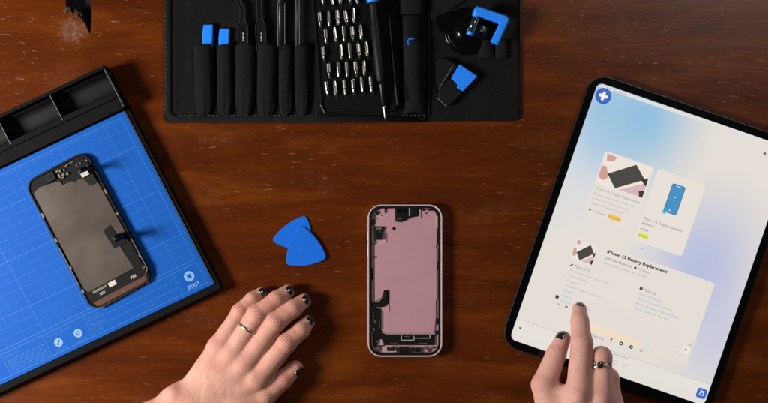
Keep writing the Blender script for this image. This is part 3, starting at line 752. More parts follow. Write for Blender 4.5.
for r, row in enumerate(BITS):
    for c, (px, py) in enumerate(row):
        k = (r*3+c*2) % 3
        x, y = flat(px, py, 12)
        if len(protos) < 3:
            k = len(protos)
            o = bit_mesh(k).build("driver_bit", MAT['steel'], at=(0, 0, 0)); protos.append(o)
        else:
            o = protos[k].copy(); scene.collection.objects.link(o)
        o.location = ((x-CX)*S, (CY-y)*S, 11.4*S)
        o.rotation_euler = (math.radians(random.uniform(-2, 2)), math.radians(random.uniform(0, 60)), math.radians(TILT+random.uniform(-2, 3)))
        tag(o, "steel driver bit, %s from the left in the %s row of the bit case" % (ORD[c], ROWN[r]), "driver bit", "steel driver bits in the bit case")
def screwdriver():
    t = thing("screwdriver", "slim black screwdriver with a blue collar lying on the bit case, steel tip down", "screwdriver", (380, 50, 10))
    K = dict(zr=15)
    def at(y): return 373.2+(y-3)*.105
    def tb(nm, m, ys, rs, n=14):
        MB(**K).tube([(at(y), y, 16-.02*(y-3) if y < 84 else 14.4-(y-84)*.13) for y in ys], rs, n).build(nm, m, t, smooth=True)
    tb("cap", MAT['blackp'], [-50, -49, -10, -6], [2, 6, 6, 5.6])
    tb("collar", MAT['bluet'], [-5.9, -5.5, 2.0, 2.6], [5.6, 6.5, 6.5, 5.9])
    tb("handle", MAT['blackp'], [2.6, 6, 24, 27, 60, 76, 81, 83], [4.6, 4.4, 4.6, 5.3, 5.6, 5.3, 4.4, 3.0])
    g = MB(**K)
    for o in (-2.6, 0, 2.6): g.tube([(at(y)+o, y, 16-.02*y+math.sqrt(5.2**2-o*o)-.1) for y in (30, 50, 72)], .4, 6)
    g.parts("grip_rib", MAT['edge'] if False else MAT['trayp'], t)
    tb("shaft_sleeve", MAT['steeld'], [83, 84.5, 104, 106], [3.0, 2.9, 2.7, 1.4])
    tb("blade", MAT['steel'], [105, 107, 116, 121.6], [1.5, 1.3, 1.1, .5], 10)
screwdriver()
def pry_tool():
    t = thing("pry_knife", "thick black handled tool with a round blue emblem, halfway into its sleeve", "pry tool", (412, 30, 3))
    K = dict(zr=10)
    MB(**K).tube([(411.6, -50, 8), (411.8, 14, 8)], 11.5, 20, .55).build("handle_end", MAT['fabric2'], t, smooth=True)
    MB(**K).tube([(411.8, 14.4, 8), (411.8, 17, 8), (412, 30, 8), (412.6, 100, 6.4)], [9, 9.6, 9.6, 8.4], 20, .5).build("handle", MAT['trayp'], t, smooth=True)
    e = MB(**K); e.prism(circle(411.4, 42.4, 4.5), 12.4, 13.0, .2); e.build("emblem", MAT['bluep'], t)
    x = MB(**K)
    for a in (45, 135):
        q = math.radians(a); x.line(411.4-2.9*math.cos(q), 43-2.9*math.sin(q), 411.4+2.9*math.cos(q), 43+2.9*math.sin(q), 1.7, 13.0, 13.1+a*.0002)
    x.build("emblem_cross", MAT['blk'], t)
pry_tool()
def suction_handle():
    t = thing("suction_handle", "glossy black suction cup with an angular blue folding handle on the tool roll", "suction cup", (470, 31, 4))
    K = dict(zr=12)
    MB(**K).lathe(468, 30, [(23.5, 3.6), (24, 4.0), (22.5, 4.9), (17, 6.0), (12, 6.8), (9.5, 9), (8, 9.6)], 48).build("cup", MAT['gblk'], t, smooth=True, bevel=0)
    MB(**K).ring(circle(468, 30, 20.5, 48), circle(468, 30, 19.6, 48), 5.2, 5.9).build("cup_ridge", MAT['gblk'], t, smooth=True)
    MB(**K).prism(roundpoly([(436, 14), (452, 10), (456, 22), (450, 34), (437, 28)], 5), 4, 6.4, .8).build("pull_tab", MAT['gblk'], t)
    MB(**K).prism(roundpoly([(476, 7.2), (480, 8.2), (505.5, 16.6), (509, 20.4), (497.4, 46), (489.8, 42.6), (498.8, 24.4), (474.4, 15.8), (473, 11)], 1.6, 4), 14, 20, 1.4).build("blue_handle", MAT['bluet'], t)
    MB(**K).tube([(476.3, 12, 15), (475.6, 17.5, 14.6)], [4, 3.8], 16).build("hinge", MAT['bluet'], t, smooth=True)
    MB(**K).tube([(475.8, 17, 14.5), (470.6, 32, 13.5)], [3.9, 3.9], 20).build("barrel", MAT['clear'], t, smooth=True)
    MB(**K).tube([(470.6, 32, 13.5), (469.6, 34.6, 13.3), (469.3, 35.4, 13.2)], [3.9, 3.7, 2.8], 16).build("end_cap", MAT['bluet'], t, smooth=True)
    k = MB(**K)
    for o in (-2, 0, 2.2): k.tube([(476.4+o*.9, 18.4+o*.3, 18.1-abs(o)*.3), (471.8+o*.9, 31+o*.3, 17.1-abs(o)*.3)], .25, 6)
    k.parts("barrel_rib", MAT['edge'], t)
    MB(**K).prism(circle(481.6, 30.6, 1.3, 12), 9, 11.6).build("cup_glint", MAT['steel'], t)  # small steel disc added as a highlight on the cup
suction_handle()
def blue_tool():
    t = thing("opening_tool", "black and blue opening tool slanting in a small black pouch below the suction cup", "opening tool", (455, 84, 3))
    K = dict(zr=8)
    MB(**K).prism(roundpoly([(459.4, 64.4), (477.4, 76.4), (463, 91.4), (456.6, 88), (457.4, 84.6), (451, 78)], 1, 3), 7.2, 10.2, .6).build("blue_blade", MAT['bluet'], t)
    MB(**K).prism(roundpoly([(440, 86), (451.4, 77), (458, 86), (456.6, 89), (463, 92.4), (448, 107), (437.6, 98.5)], 1.2, 3), 5, 8.2, .8).build("black_grip", MAT['blackp'], t)
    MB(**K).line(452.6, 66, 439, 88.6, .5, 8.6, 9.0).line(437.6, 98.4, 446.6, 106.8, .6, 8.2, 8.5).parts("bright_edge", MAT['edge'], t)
    MB(**K).prism(roundpoly([(436.4, 59), (447, 58.6), (458.8, 66), (439, 88.8), (436.2, 80)], 1.5), 3.4, 8.7, 1.0).build("pouch", MAT['fabric2'], t)
blue_tool()
# ------------------------------------------------------------------ tablet
def tablet():
    ZT = 7.0
    a = math.radians(-19); k = 1-ZT/H
    F = Frame(flat(592.9, 71.6, ZT), (math.cos(a)*k, -math.sin(a)*k), (math.sin(a)*k, math.cos(a)*k))
    W_, H_ = 222, 288
    t = thing("tablet", "large black framed tablet lying tilted on the table with a repair guide page lit up", "tablet", (*F(111, 144), 0))
    out = rrect(0, 0, W_, H_, 19, 12)
    b = MB(F); b.prism(out, .3, 6.6); b.build("body", M("grey_tablet_metal", (60, 61, 64), .35, .8), t, bevel=.5, seg=3)
    MB(F).prism(offset(out, -.7), 6.6, 6.92, .1).build("glass_bezel", MAT['gblk'], t)
    scr = rrect(8.3, 8.3, W_-8.3, H_-8.3, 6, 8)
    sb = MB(F); n0 = 40
    sb.prism(scr, 6.9, ZT)
    s = sb.build("screen", screen_material(F), t)
    me = s.data; at = me.attributes.new("page", 'FLOAT_VECTOR', 'POINT')
    for i, v in enumerate(me.vertices):
        X = v.co.x/S+t['_at'][0]; Y = t['_at'][1]-v.co.y/S; lx, ly = F.inv(X, Y); at.data[i].vector = (lx, ly, 0)
    z = [ZT]
    def loc(px, py): return F.inv(*flat(px, py, ZT))
    E = {}
    def em(c):
        if c not in E: E[c] = EM("shown_colour", c)
        return E[c]
    def put(name, col, f, lvl=1):
        m = MB(F); f(m); return m.parts(name, em(col), s, recalc=False) if name.endswith(('text', 'dots', 'fingers', '_parts')) else m.build(name, em(col), s, recalc=False)
    Z1, Z2, Z3, Z4 = ZT+.06, ZT+.12, ZT+.18, ZT+.24
    page = (217, 211, 204)
    put("status_bar", (214, 212, 210), lambda m: m.sheet([(14, 8.9), (W_-14, 8.9), (W_-9.2, 12.4), (9.2, 12.4)], Z1))
    put("status_text", (120, 130, 140), lambda m: m.text("9:41  Tue Nov 19", 18, 12.0, 3.0, Z2).text("5G 100%", 190, 12, 3, Z2))
    lx, ly = loc(603.2, 96)
    put("page_emblem", (44, 92, 186), lambda m: m.sheet(circle(lx, ly, 8.1, 36), Z2))
    def cross(m):
        for q in (0, 90):
            c_, s_ = math.cos(math.radians(q)), math.sin(math.radians(q)); p = []
            for x, y in rrect(-4.6, -1.55, 4.6, 1.55, 1.3, 4): p.append((lx+x*c_-y*s_, ly+x*s_+y*c_))
            m.sheet(p, Z3+q*.0002)
    put("emblem_cross", (228, 228, 226), cross)
    gx, gy = loc(764.6, 153.6); put("menu_icon", (96, 100, 106), lambda m: m.sheet(circle(gx, gy, 1.5, 14), Z2))
    # the two small cards
    put("card", (218, 212, 206), lambda m: m.sheet(rrect(37.5, 70.5, 89.5, 136, 3, 5), Z1))
    put("card", (220, 214, 206), lambda m: m.sheet(rrect(93, 70.5, 144, 146, 3, 5), Z1))
    def thumb(x0, y0, x1, y1):
        w, h = x1-x0, y1-y0
        def q(pts): return [(x0+w*a_, y0+h*b_) for a_, b_ in pts]
        put("thumbnail", (226, 218, 210), lambda m: m.sheet(rrect(x0, y0, x1, y1, 1.5, 4), Z2))
        put("thumbnail_fingers", (198, 150, 138), lambda m: (m.sheet(roundpoly(q([(.02, .02), (.24, .04), (.2, .2), (.06, .24)]), 1), Z3), m.sheet(roundpoly(q([(.0, .42), (.1, .42), (.2, .72), (.12, .86), (.0, .8)]), 1), Z3)))
        put("thumbnail_battery", (64, 60, 58), lambda m: m.sheet(roundpoly(q([(.16, .62), (.66, .06), (.92, .42), (.40, .98)]), .8), Z4))
        put("thumbnail_phone", (206, 172, 176), lambda m: m.sheet(roundpoly(q([(.48, .98), (.98, .5), (.99, .98)]), .5), Z3))
        put("thumbnail_parts", (52, 44, 44), lambda m: (m.sheet(q([(.84, .46), (.98, .34), (.99, .62)]), Z4), m.sheet(q([(.88, .82), (.99, .74), (.99, .98), (.92, .98)]), Z4)))
    thumb(39, 72, 88, 104)
    put("card_text", (150, 145, 142), lambda m: m.text("iPhone 15 Display Replacement", 40, 110, 3.7, Z2))
    put("card_text", (176, 171, 168), lambda m: m.text("Replace your broken iPhone 15", 40, 115.6, 3.3, Z2).text("screen and restore the touch", 40, 120.4, 3.3, Z2).text("display with this full guide", 40, 125.2, 3.3, Z2))
    put("card_dot", (80, 78, 78), lambda m: m.sheet(circle(42, 131.4, 1.1, 14), Z2)); put("card_text", (130, 126, 124), lambda m: m.text("1-2 hours", 44.5, 132.6, 3.3, Z2))
    put("badge", (232, 190, 92), lambda m: m.sheet(rrect(61, 128.7, 75, 134, 2, 4), Z2)); put("badge_text", (120, 92, 40), lambda m: m.text("Moderate", 62, 132.5, 2.9, Z3))
    # blue adhesive picture on the second card
    ax_, ay_ = loc(674.3, 199.3)
    put("adhesive_picture", (62, 136, 186), lambda m: m.sheet(rrect(ax_-7, ay_-15, ax_+7, ay_+15, 2.4, 5), Z2))
    put("adhesive_tab", (84, 186, 196), lambda m: m.sheet(rrect(ax_-7.6, ay_+13, ax_-3.6, ay_+17, .8, 3), Z2+.02))
    put("adhesive_outline", (44, 104, 150), lambda m: m.ring(rrect(ax_-7, ay_-15, ax_+7, ay_+15, 2.4, 5), rrect(ax_-6.4, ay_-14.4, ax_+6.4, ay_+14.4, 2, 5), Z3, Z3+.02))
    put("adhesive_dots", (170, 206, 226), lambda m: (m.sheet(circle(ax_, ay_-2, .9, 12), Z4), m.sheet(circle(ax_-1, ay_+12, .9, 12), Z4), m.sheet(rrect(ax_-2, ay_-13.6, ax_+2.6, ay_-12.6, .4, 2), Z4)))
    put("card_text", (112, 108, 106), lambda m: m.text("iPhone 15 Display Assembly", 95.5, 123, 3.6, Z2).text("Adhesive", 95.5, 128, 3.6, Z2).text("$7.99", 95.5, 134.4, 3.8, Z2))
    put("badge", (206, 222, 96), lambda m: m.sheet(rrect(95, 136.6, 106.5, 141.4, 2, 4), Z2)); put("badge_text", (96, 120, 30), lambda m: m.text("In Stock", 96, 140.2, 2.9, Z3))
    for px, py in ((642, 249), (652.6, 251.6)):
        qx, qy = loc(px, py); put("arrow_button", (206, 208, 218), lambda m: m.sheet(circle(qx, qy, 3.4, 20), Z2)); put("arrow", (140, 146, 170), lambda m: m.text(">" if px > 645 else "<", qx-1.1, qy+1.2, 3.6, Z3))
    # big card
    put("page_card", page, lambda m: m.sheet(rrect(24, 160.5, 184.5, 238, 3, 5), Z1))
    thumb(39.5, 163.5, 62, 183.5)
    hx, hy = loc(606.6, 252.4)
    put("heading_text", (58, 54, 54), lambda m: m.text("iPhone 15 Battery Replacement", hx, hy+.4, 4.95, Z2, bold=2))
    put("page_text", (112, 108, 108), lambda m: m.text("Difficulty: Moderate", hx, hy+6.6, 3.5, Z2).text("1-2 hours", hx+34.5, hy+6.6, 3.5, Z2))
    put("card_dot", (70, 66, 66), lambda m: m.sheet(circle(hx+32, hy+5.4, 1.3, 14), Z2))
    put("page_text", (172, 166, 164), lambda m: m.text("Last updated on November 19, 2024", hx, hy+11.6, 3.1, Z2))
    tx, ty = loc(573.6, 267)
    put("page_text", (116, 112, 112), lambda m: m.text("Tools (11)", tx, ty, 3.8, Z2)); put("tool_icon", (60, 58, 58), lambda m: m.sheet([(tx-4.6, ty), (tx-3.8, ty+.6), (tx-1.2, ty-2), (tx-1.6, ty-3)], Z2))
    put("link_text", (166, 176, 196), lambda m: [m.text(s_, tx-2.5, ty+5.2*(i+1), 3.3, Z2) for i, s_ in enumerate(("P2 Pentalobe Screwdriver iPhone", "Suction Handle", "Tweezers", "Standard Phillips Screwdriver", "Spudger", "iOpener", "Opening Picks (Set of 6)"))] and None)
    px_, py_ = loc(643.4, 291)
    put("page_text", (116, 112, 112), lambda m: m.text("Parts (4)", px_, py_, 3.8, Z2)); put("part_icon", (60, 58, 58), lambda m: m.sheet(rrect(px_-4.6, py_-3, px_-1.6, py_-.1, .5, 2), Z2))
    put("link_text", (160, 170, 192), lambda m: [m.text(s_, px_-3.5, py_+5*(i+1), 3.3, Z2) for i, s_ in enumerate(("iPhone 15 Battery", "iPhone 15 Display Adhesive", "iPhone 15 Battery Adhesive Strips", "iPhone 15 Battery Part Only"))] and None)
    for px, py, w in ((557, 296.8, 1.7),):
        qx, qy = loc(px, py); put("save_icon", (50, 48, 48), lambda m: m.sheet(rrect(qx-w, qy-w, qx+w, qy+w, .5, 3), Z3))
    qx, qy = loc(566.5, 306.8); put("next_icon", (60, 58, 58), lambda m: m.sheet([(qx-1.3, qy-1.4), (qx+1.5, qy), (qx-1.3, qy+1.4)], Z3)); q2 = loc(558, 304.2)
    put("previous_icon", (170, 166, 164), lambda m: m.sheet([(q2[0]+1.2, q2[1]-1.4), (q2[0]-1.4, q2[1]), (q2[0]+1.2, q2[1]+1.4)], Z3))
    # footer: pale orange band, share icons, toolbar
    put("page_footer", (217, 211, 204), lambda m: m.sheet([(9.5, 238.5), (184.5, 238.5), (184.5, 248), (9.5, 248)], Z1-.02))
    o0, o1 = loc(590, 322.5), loc(645, 345)
    put("orange_band", (230, 211, 186), lambda m: m.sheet(roundpoly([(o0[0]-8, o0[1]-.5), (o1[0]-4, o1[1]-1.5), (o1[0], o1[1]+3.8), (o0[0]-8, o0[1]+9)], 1), Z2))
    sx, sy = loc(590, 334.4)
    put("page_text", (110, 106, 100), lambda m: m.text("Share this:", sx, sy+1.2, 3.6, Z3))
    for i, (px, py) in enumerate(((611, 340), (621, 343.4), (631, 347), (641, 350.4))):
        qx, qy = loc(px, py)
        def ic(m, i=i, qx=qx, qy=qy):
            if i == 0: m.text("f", qx-.9, qy+1.7, 5.2, Z3, bold=2)
            elif i == 3: m.text("x", qx-1, qy+1, 4.4, Z3, bold=1)
            else: m.ring(circle(qx, qy, 1.9, 18), circle(qx, qy, .75, 18), Z3, Z3+.02)
        put("share_icon", (48, 46, 46), ic)
    cx_, cy_ = loc(685.6, 349.8)
    put("close_button", (228, 220, 210), lambda m: m.sheet(rrect(cx_-3.6, cy_-3.6, cx_+3.6, cy_+3.6, 1, 3), Z2)); put("close_cross", (70, 66, 62), lambda m: m.text("x", cx_-1.2, cy_+1.1, 4.6, Z3, bold=1))
    put("page_text", (120, 114, 110), lambda m: m.text("Ad", cx_+1, cy_-5.2, 3.2, Z3))
    b0 = loc(519.5, 318.8)
    put("toolbar", (219, 214, 207), lambda m: m.sheet([(9, b0[1]+.4), (W_-9, b0[1]+.4), (W_-9, H_-16), (9, H_-16)], Z1+.01) and None)
    put("toolbar_base", (218, 213, 207), lambda m: m.sheet([(9, H_-16), (W_-9, H_-16), (W_-14, H_-8.8), (14, H_-8.8)], Z1+.01) and None)
    put("toolbar_line", (192, 186, 180), lambda m: m.sheet([(9, b0[1]), (W_-9, b0[1]), (W_-9, b0[1]+.5), (9, b0[1]+.5)], Z2))
    put("toolbar_text", (160, 154, 150), lambda m: m.text("ifixit.com/Guide/iPhone+15+Battery+Replacement", 62, b0[1]+3.2, 3.2, Z3))
    ax0, ay0 = loc(520, 328); put("back_arrow", (70, 66, 64), lambda m: m.sheet([(ax0-1.7, ay0), (ax0+1.2, ay0-1.5), (ax0+1.2, ay0+1.5)], Z3))
    for px, py in ((615.6, 362.5), (624.6, 366)):
        qx, qy = loc(px, py); put("toolbar_icon", (186, 180, 176), lambda m: m.ring(rrect(qx-2, qy-2, qx+2, qy+2, .6, 3), rrect(qx-1.4, qy-1.4, qx+1.4, qy+1.4, .4, 3), Z3, Z3+.02))
    ix, iy = loc(701.4, 393.4)
    put("app_icon", (48, 100, 196), lambda m: m.sheet(rrect(ix-5, iy-5, ix+5, iy+5, 2.2, 5), Z3)); put("app_glyph", (206, 220, 240), lambda m: (m.ring(rrect(ix-2.2, iy-1.6, ix+2.2, iy+2.2, .6, 3), rrect(ix-1.4, iy-.8, ix+1.4, iy+1.4, .4, 3), Z4, Z4+.02), m.sheet([(ix-2.4, iy-2.8), (ix+2.4, iy-2.8), (ix+2, iy-2), (ix-2, iy-2)], Z4)))
tablet()
# ------------------------------------------------------------------ hands
def smin(a, b, k):
    h = np.clip(.5+.5*(b-a)/k, 0, 1); return b*(1-h)+a*h-k*h*(1-h)
class Hand:
    def __init__(s, lo, hi, h=.85):
        s.lo = np.array(lo, float); s.h = h; s.n = np.ceil((np.array(hi)-s.lo)/h).astype(int)
        s.ax = [s.lo[i]+h*np.arange(s.n[i]) for i in range(3)]
    def cone(s, D, a, b, k, flatz=1.0):
        """adds a tapered limb from a to b (x,y,z,r) into the field D with blend k"""
        a, b = np.array(a, float), np.array(b, float); m = max(a[3], b[3])+14
        sl = []
        for i in range(3):
            i0 = int(max(0, (min(a[i], b[i])-m-s.lo[i])/s.h)); i1 = int(min(s.n[i], (max(a[i], b[i])+m-s.lo[i])/s.h+1)); sl.append(slice(i0, i1))
        sl = tuple(sl)
        X, Y, Z = np.meshgrid(s.ax[0][sl[0]], s.ax[1][sl[1]], s.ax[2][sl[2]], indexing='ij')
        p = np.stack([X-a[0], Y-a[1], (Z-a[2])/flatz], -1).astype(np.float32); ba = (b-a)[:3].copy(); ba[2] /= flatz
        t = np.clip(p@ba/(ba@ba), 0, 1); d = np.sqrt(((p-t[..., None]*ba)**2).sum(-1))-(a[3]+(b[3]-a[3])*t)
        D[sl] = smin(D[sl], d*(1 if flatz == 1 else .9), k) if k else np.minimum(D[sl], d)
    def empty(s): return np.full(s.n, 30., np.float32)
    def sample(s, P):
        q = (np.asarray(P)-s.lo)/s.h; i = np.clip(np.floor(q).astype(int), 0, s.n-2); f = q-i; r = 0
        for dx in (0, 1):
            for dy in (0, 1):
                for dz in (0, 1):
                    w = (f[..., 0] if dx else 1-f[..., 0])*(f[..., 1] if dy else 1-f[..., 1])*(f[..., 2] if dz else 1-f[..., 2])
                    r = r+w*s.D[i[..., 0]+dx, i[..., 1]+dy, i[..., 2]+dz]
        return r
    def surf(s, o, d, r0=2.0, r1=26.0):
        """distance from o along d to the skin"""
        o, d = np.asarray(o, float), np.asarray(d, float); d = d/np.linalg.norm(d); t = r0
        while t < r1:
            if s.sample(o+d*t) > 0: break
            t += .4
        lo, hi = t-.4, t
        for _ in range(8):
            m = (lo+hi)/2
            if s.sample(o+d*m) > 0: hi = m
            else: lo = m
        return lo
    def mesh(s):
        D = s.D; nx, ny, nz = D.shape
        In = D < 0; C = np.zeros((nx-1, ny-1, nz-1), int)
        cs = [(a, b, c) for a in (0, 1) for b in (0, 1) for c in (0, 1)]
        for a, b, c in cs: C += In[a:nx-1+a, b:ny-1+b, c:nz-1+c]
        act = np.argwhere((C > 0) & (C < 8)); idx = np.full(C.shape, -1, int); idx[tuple(act.T)] = np.arange(len(act))
        acc = np.zeros((len(act), 3)); cnt = np.zeros(len(act))
        for i, p in enumerate(cs):
            for j, q in enumerate(cs):
                if j <= i or sum(abs(p[k]-q[k]) for k in range(3)) != 1: continue
                p_, q_ = np.array(p), np.array(q); va = D[tuple((act+p_).T)]; vb = D[tuple((act+q_).T)]
                m = (va < 0) != (vb < 0); t = np.where(m, va/np.where(m, va-vb, 1), 0)
                acc += np.where(m[:, None], p_+t[:, None]*(q_-p_), 0); cnt += m
        V = s.lo+s.h*(act+acc/cnt[:, None]); Fc = []
        for ax in range(3):
            u, v = [i for i in range(3) if i != ax]
            sl0 = [slice(1, None)]*3; sl1 = [slice(1, None)]*3
            sl0[ax] = slice(0, -1); sl1[ax] = slice(1, None)
            A, B = In[tuple(sl0)], In[tuple(sl1)]; e = np.argwhere(A != B); ok = A[tuple(e.T)]
            base = e.copy(); base[:, u] += 1; base[:, v] += 1
            lim = np.array(C.shape); keep = np.all(base < lim, 1); base, ok = base[keep], ok[keep]
            U = np.zeros(3, int); U[u] = 1; W_ = np.zeros(3, int); W_[v] = 1
            q = np.stack([idx[tuple((base-U-W_).T)], idx[tuple((base-W_).T)], idx[tuple(base.T)], idx[tuple((base-U).T)]], 1)
            fl = ok ^ (ax == 1); q[~fl] = q[~fl][:, ::-1]; Fc.append(q)
        Fc = np.concatenate(Fc); Fc = Fc[(Fc >= 0).all(1)]
        return V, Fc
def make_hand(name, label, fingers, palm, arm, material, nailspec, nailmat, bumps, lo, hi, floor_z):
    Hd = Hand(lo, hi)
    def J(j): x, y = flat(j[0], j[1], j[2]); return (x, y, j[2], j[3])
    fingers = [[J(j) for j in f] for f in fingers]
    P = Hd.empty()
    for a, b, k, fz in palm: Hd.cone(P, J(a), J(b), k, fz)
    for a, b, k, fz in arm: Hd.cone(P, J(a), J(b), k, fz)
    R = P.copy()
    for f in fingers:
        Fd = Hd.empty()
        for a, b in zip(f[:-1], f[1:]): Hd.cone(Fd, a, b, 2.2)
        for j in f[1:-2] or f[1:2]: Hd.cone(Fd, (j[0], j[1], j[2]+.5, j[3]*.97), (j[0]+.01, j[1], j[2]+.5, j[3]*.97), 2.5)
        U = np.where(Fd < 25, smin(P, Fd, 7.0), 30.)
        R = smin(R, U.astype(np.float32), 1.2)
    for (x, y, z, r), k in bumps:
        j = J((x, y, z, r)); Hd.cone(R, j, (j[0]+.01, j[1], j[2], j[3]), k)
    Hd.D = R
    V, Fc = Hd.mesh()
    # contact: what rests on the surface is pressed flat, not pushed through it
    V[:, 2] = np.where(V[:, 2] < floor_z+1.2, floor_z+.15+(np.maximum(V[:, 2], floor_z-6)-floor_z+6)*.145, V[:, 2])
    X0, Y0 = V[:, 0].mean(), V[:, 1].mean()
    me = bpy.data.meshes.new(name)
    W_ = np.stack([(V[:, 0]-X0)*S, (Y0-V[:, 1])*S, (V[:, 2]-floor_z)*S], 1)
    me.from_pydata(W_.tolist(), [], Fc.tolist())
    bm = bmesh.new(); bm.from_mesh(me); bmesh.ops.recalc_face_normals(bm, faces=bm.faces)
    for _ in range(2): bmesh.ops.smooth_vert(bm, verts=bm.verts, factor=.5, use_axis_x=True, use_axis_y=True, use_axis_z=True)
    bm.to_mesh(me); bm.free()
    for p in me.polygons: p.use_smooth = True
    fl = np.zeros(len(V)); cs = np.zeros(len(V)); cw = np.zeros(len(V))
    for f in fingers:
        for i, j in enumerate(f):
            d = np.linalg.norm(V-np.array(j[:3]), axis=1)
            top = np.clip((V[:, 2]-j[2])/j[3], 0, 1)
            if i == len(f)-1: fl = np.maximum(fl, .8*np.exp(-(d/(j[3]*1.5))**2))
            elif i >= 1 or True:
                ax = np.array(f[i+1][:3])-np.array(j[:3]); ax /= np.linalg.norm(ax); sd = (V-np.array(j[:3]))@ax
                lat = np.linalg.norm((V-np.array(j[:3]))-sd[:, None]*ax, axis=1)
                amp = 0.0 if i == 0 else ((.15 if i == 1 else 1.0) if j is not None and f is fingers[-1] else 1.0 if i == len(f)-3 else .45)
                w = amp*np.exp(-(sd/(j[3]*.62))**2)*(lat < j[3]*1.5)*top**.5
                cs = np.where(w > cw, sd, cs); cw = np.maximum(cw, w)
                fl = np.maximum(fl, (.75 if i else .5)*np.exp(-(d/(j[3]*1.35))**2))
    for nm, arr in (("flush", fl), ("crease_s", cs), ("crease_w", cw)):
        a = me.attributes.new(nm, 'FLOAT', 'POINT'); a.data.foreach_set('value', arr.astype(np.float32))
    me.materials.append(material)
    o = bpy.data.objects.new(name, me); scene.collection.objects.link(o)
    o.location = ((X0-CX)*S, (CY-Y0)*S, floor_z*S); o['_at'] = (X0, Y0, floor_z); tag(o, label, "hand")
    # nails follow the skin
    for fi, (u, up, w, l, back) in enumerate(nailspec):
        f = fingers[u]; a, b = np.array(f[-2]), np.array(f[-1]); d = (b-a)[:3]; d /= np.linalg.norm(d)
        up = np.array(up, float); up -= d*(up@d); up /= np.linalg.norm(up); sd = np.cross(d, up)
        nu, nv = 12, 14; pts = []
        for j in range(nv+1):
            for i in range(nu+1):
                p, q = 2*i/nu-1, 2*j/nv-1
                # rounded outline: square mapped on a superellipse
                px_ = p*math.sqrt(max(0, 1-.42*q*q)); qy_ = q*math.sqrt(max(0, 1-.36*p*p))
                c = b[:3]+d*(back+qy_*l/2); o_ = c-up*b[3]*.25
                ang = px_*w/(b[3]*1.25); dr = up*math.cos(ang)+sd*math.sin(ang)
                # tip side leans forward so the nail wraps the end of the finger
                t_ = Hd.surf(o_, dr, 1.0)
                edge = (1-max(abs(p), abs(q))**6)
                pts.append(tuple(o_+dr/np.linalg.norm(dr)*(t_+.1+.45*edge)))
        m = MB(); m.v = pts; m.f = [(j*(nu+1)+i, j*(nu+1)+i+1, (j+1)*(nu+1)+i+1, (j+1)*(nu+1)+i) for j in range(nv) for i in range(nu)]
        nl = m.build("nail", nailmat, o, smooth=True, solid=.3)
    return o, Hd, fingers
def band(Hd, finger, seg, t, parent, name, m, thick=.9, width=2.4, tilt=0.0):
    a, b = np.array(finger[seg]), np.array(finger[seg+1]); d = (b-a)[:3]; d /= np.linalg.norm(d); c = a[:3]+(b-a)[:3]*t
    up = np.array([0, 0, 1.]); up -= d*(up@d); up /= np.linalg.norm(up); sd = np.cross(d, up); n = 48; mb = MB(); prof = [(-width/2, -.6), (-width/2, thick*.6), (-width/4, thick), (width/4, thick), (width/2, thick*.6), (width/2, -.6)]
    for i in range(n):
        an = 2*math.pi*i/n; dr = up*math.cos(an)+sd*math.sin(an); cc = c+d*tilt*math.sin(an)
        r = min(Hd.surf(cc, dr, 3.0, 16), float(a[3])*1.12)
        for w_, q in prof: mb.v.append(tuple(cc+d*w_+dr*(r+q)))
    k = len(prof)
    for i in range(n):
        for j in range(k): mb.f.append((i*k+j, i*k+(j+1) % k, ((i+1) % n)*k+(j+1) % k, ((i+1) % n)*k+j))
    return mb.build(name, m, parent, smooth=True), c, d, up, sd
# flat hand, back up
LH = [
 [(219, 347, 17, 9.6), (240, 311.5, 15.5, 7.9), (252.5, 299, 12, 7.1), (261, 292.8, 7.6, 5.7)],
 [(231.5, 355, 20, 10.6), (257, 315, 20, 9.3), (276.5, 299.5, 15, 8.6), (288, 291.5, 9, 7.0)],
 [(245, 364, 21, 11.0), (275, 322.5, 20.5, 9.9), (293, 308.8, 15.5, 9.0), (304, 300.8, 9.2, 7.3)],
 [(257, 379, 20, 11.2), (286, 343.5, 20, 9.8), (301, 330.5, 15, 8.7), (308, 322.2, 9.2, 7.0)],
 [(236, 407, 17, 15), (264, 395.5, 15, 11.6), (283, 379.5, 12.5, 9.7), (295.5, 368.2, 9.5, 7.8)]]
LP = [((188, 395, 17, 13), (219, 347, 17, 9.8), 8, 1), ((194, 400, 19, 14), (231.5, 355, 19, 10.8), 8, 1), ((201, 405, 20, 14), (245, 364, 20, 11), 8, 1), ((208, 412, 19, 14), (257, 379, 19, 11), 8, 1), ((214, 414, 15, 14), (238, 404, 14, 14), 8, 1),
      ((225, 385, 12, 13), (205, 390, 12, 13), 8, 1),
      ((222, 350, 15, 8), (227.5, 334, 14.5, 7.0), 6, 1), ((237, 358, 14, 9), (245, 341, 16, 7.2), 6, 1), ((250, 372, 14, 9), (262.5, 357, 16, 7.2), 6, 1)]
LA = [((186, 404, 19, 16), (78, 447, 25, 19), 12, 1), ((200, 416, 18, 16), (90, 470, 25, 20), 12, 1), ((178, 397, 20, 13), (172, 399, 20, 12), 8, 1)]
lh, LHd, LF = make_hand("hand", "hand lying flat with spread fingers, black nails and a slim gold band", LH, LP, LA, MAT['skinl'],
    [(0, (0, 0, 1), 4.3, 8.0, 1.2), (1, (0.05, 0, 1), 5.3, 9.5, 1.6), (2, (.12, 0, 1), 5.5, 9.5, 1.6), (3, (.2, .05, 1), 5.2, 9, 1.6), (4, (.62, .55, .62), 5.6, 10, .8)], MAT['nail'],
    [((217, 348, 18, 6), 9), ((229.5, 357, 21, 6.5), 9), ((242, 366, 22, 7), 9), ((254, 377, 25.5, 5), 5), ((172, 394, 28, 6), 7)],
    (60, 272, -2), (322, 492, 50), 0.0)
rb, c, d, up, sd = band(LHd, LF[1], 0, .66, lh, "finger_band", MAT['gold'], .8, 2.6)
st = MB()
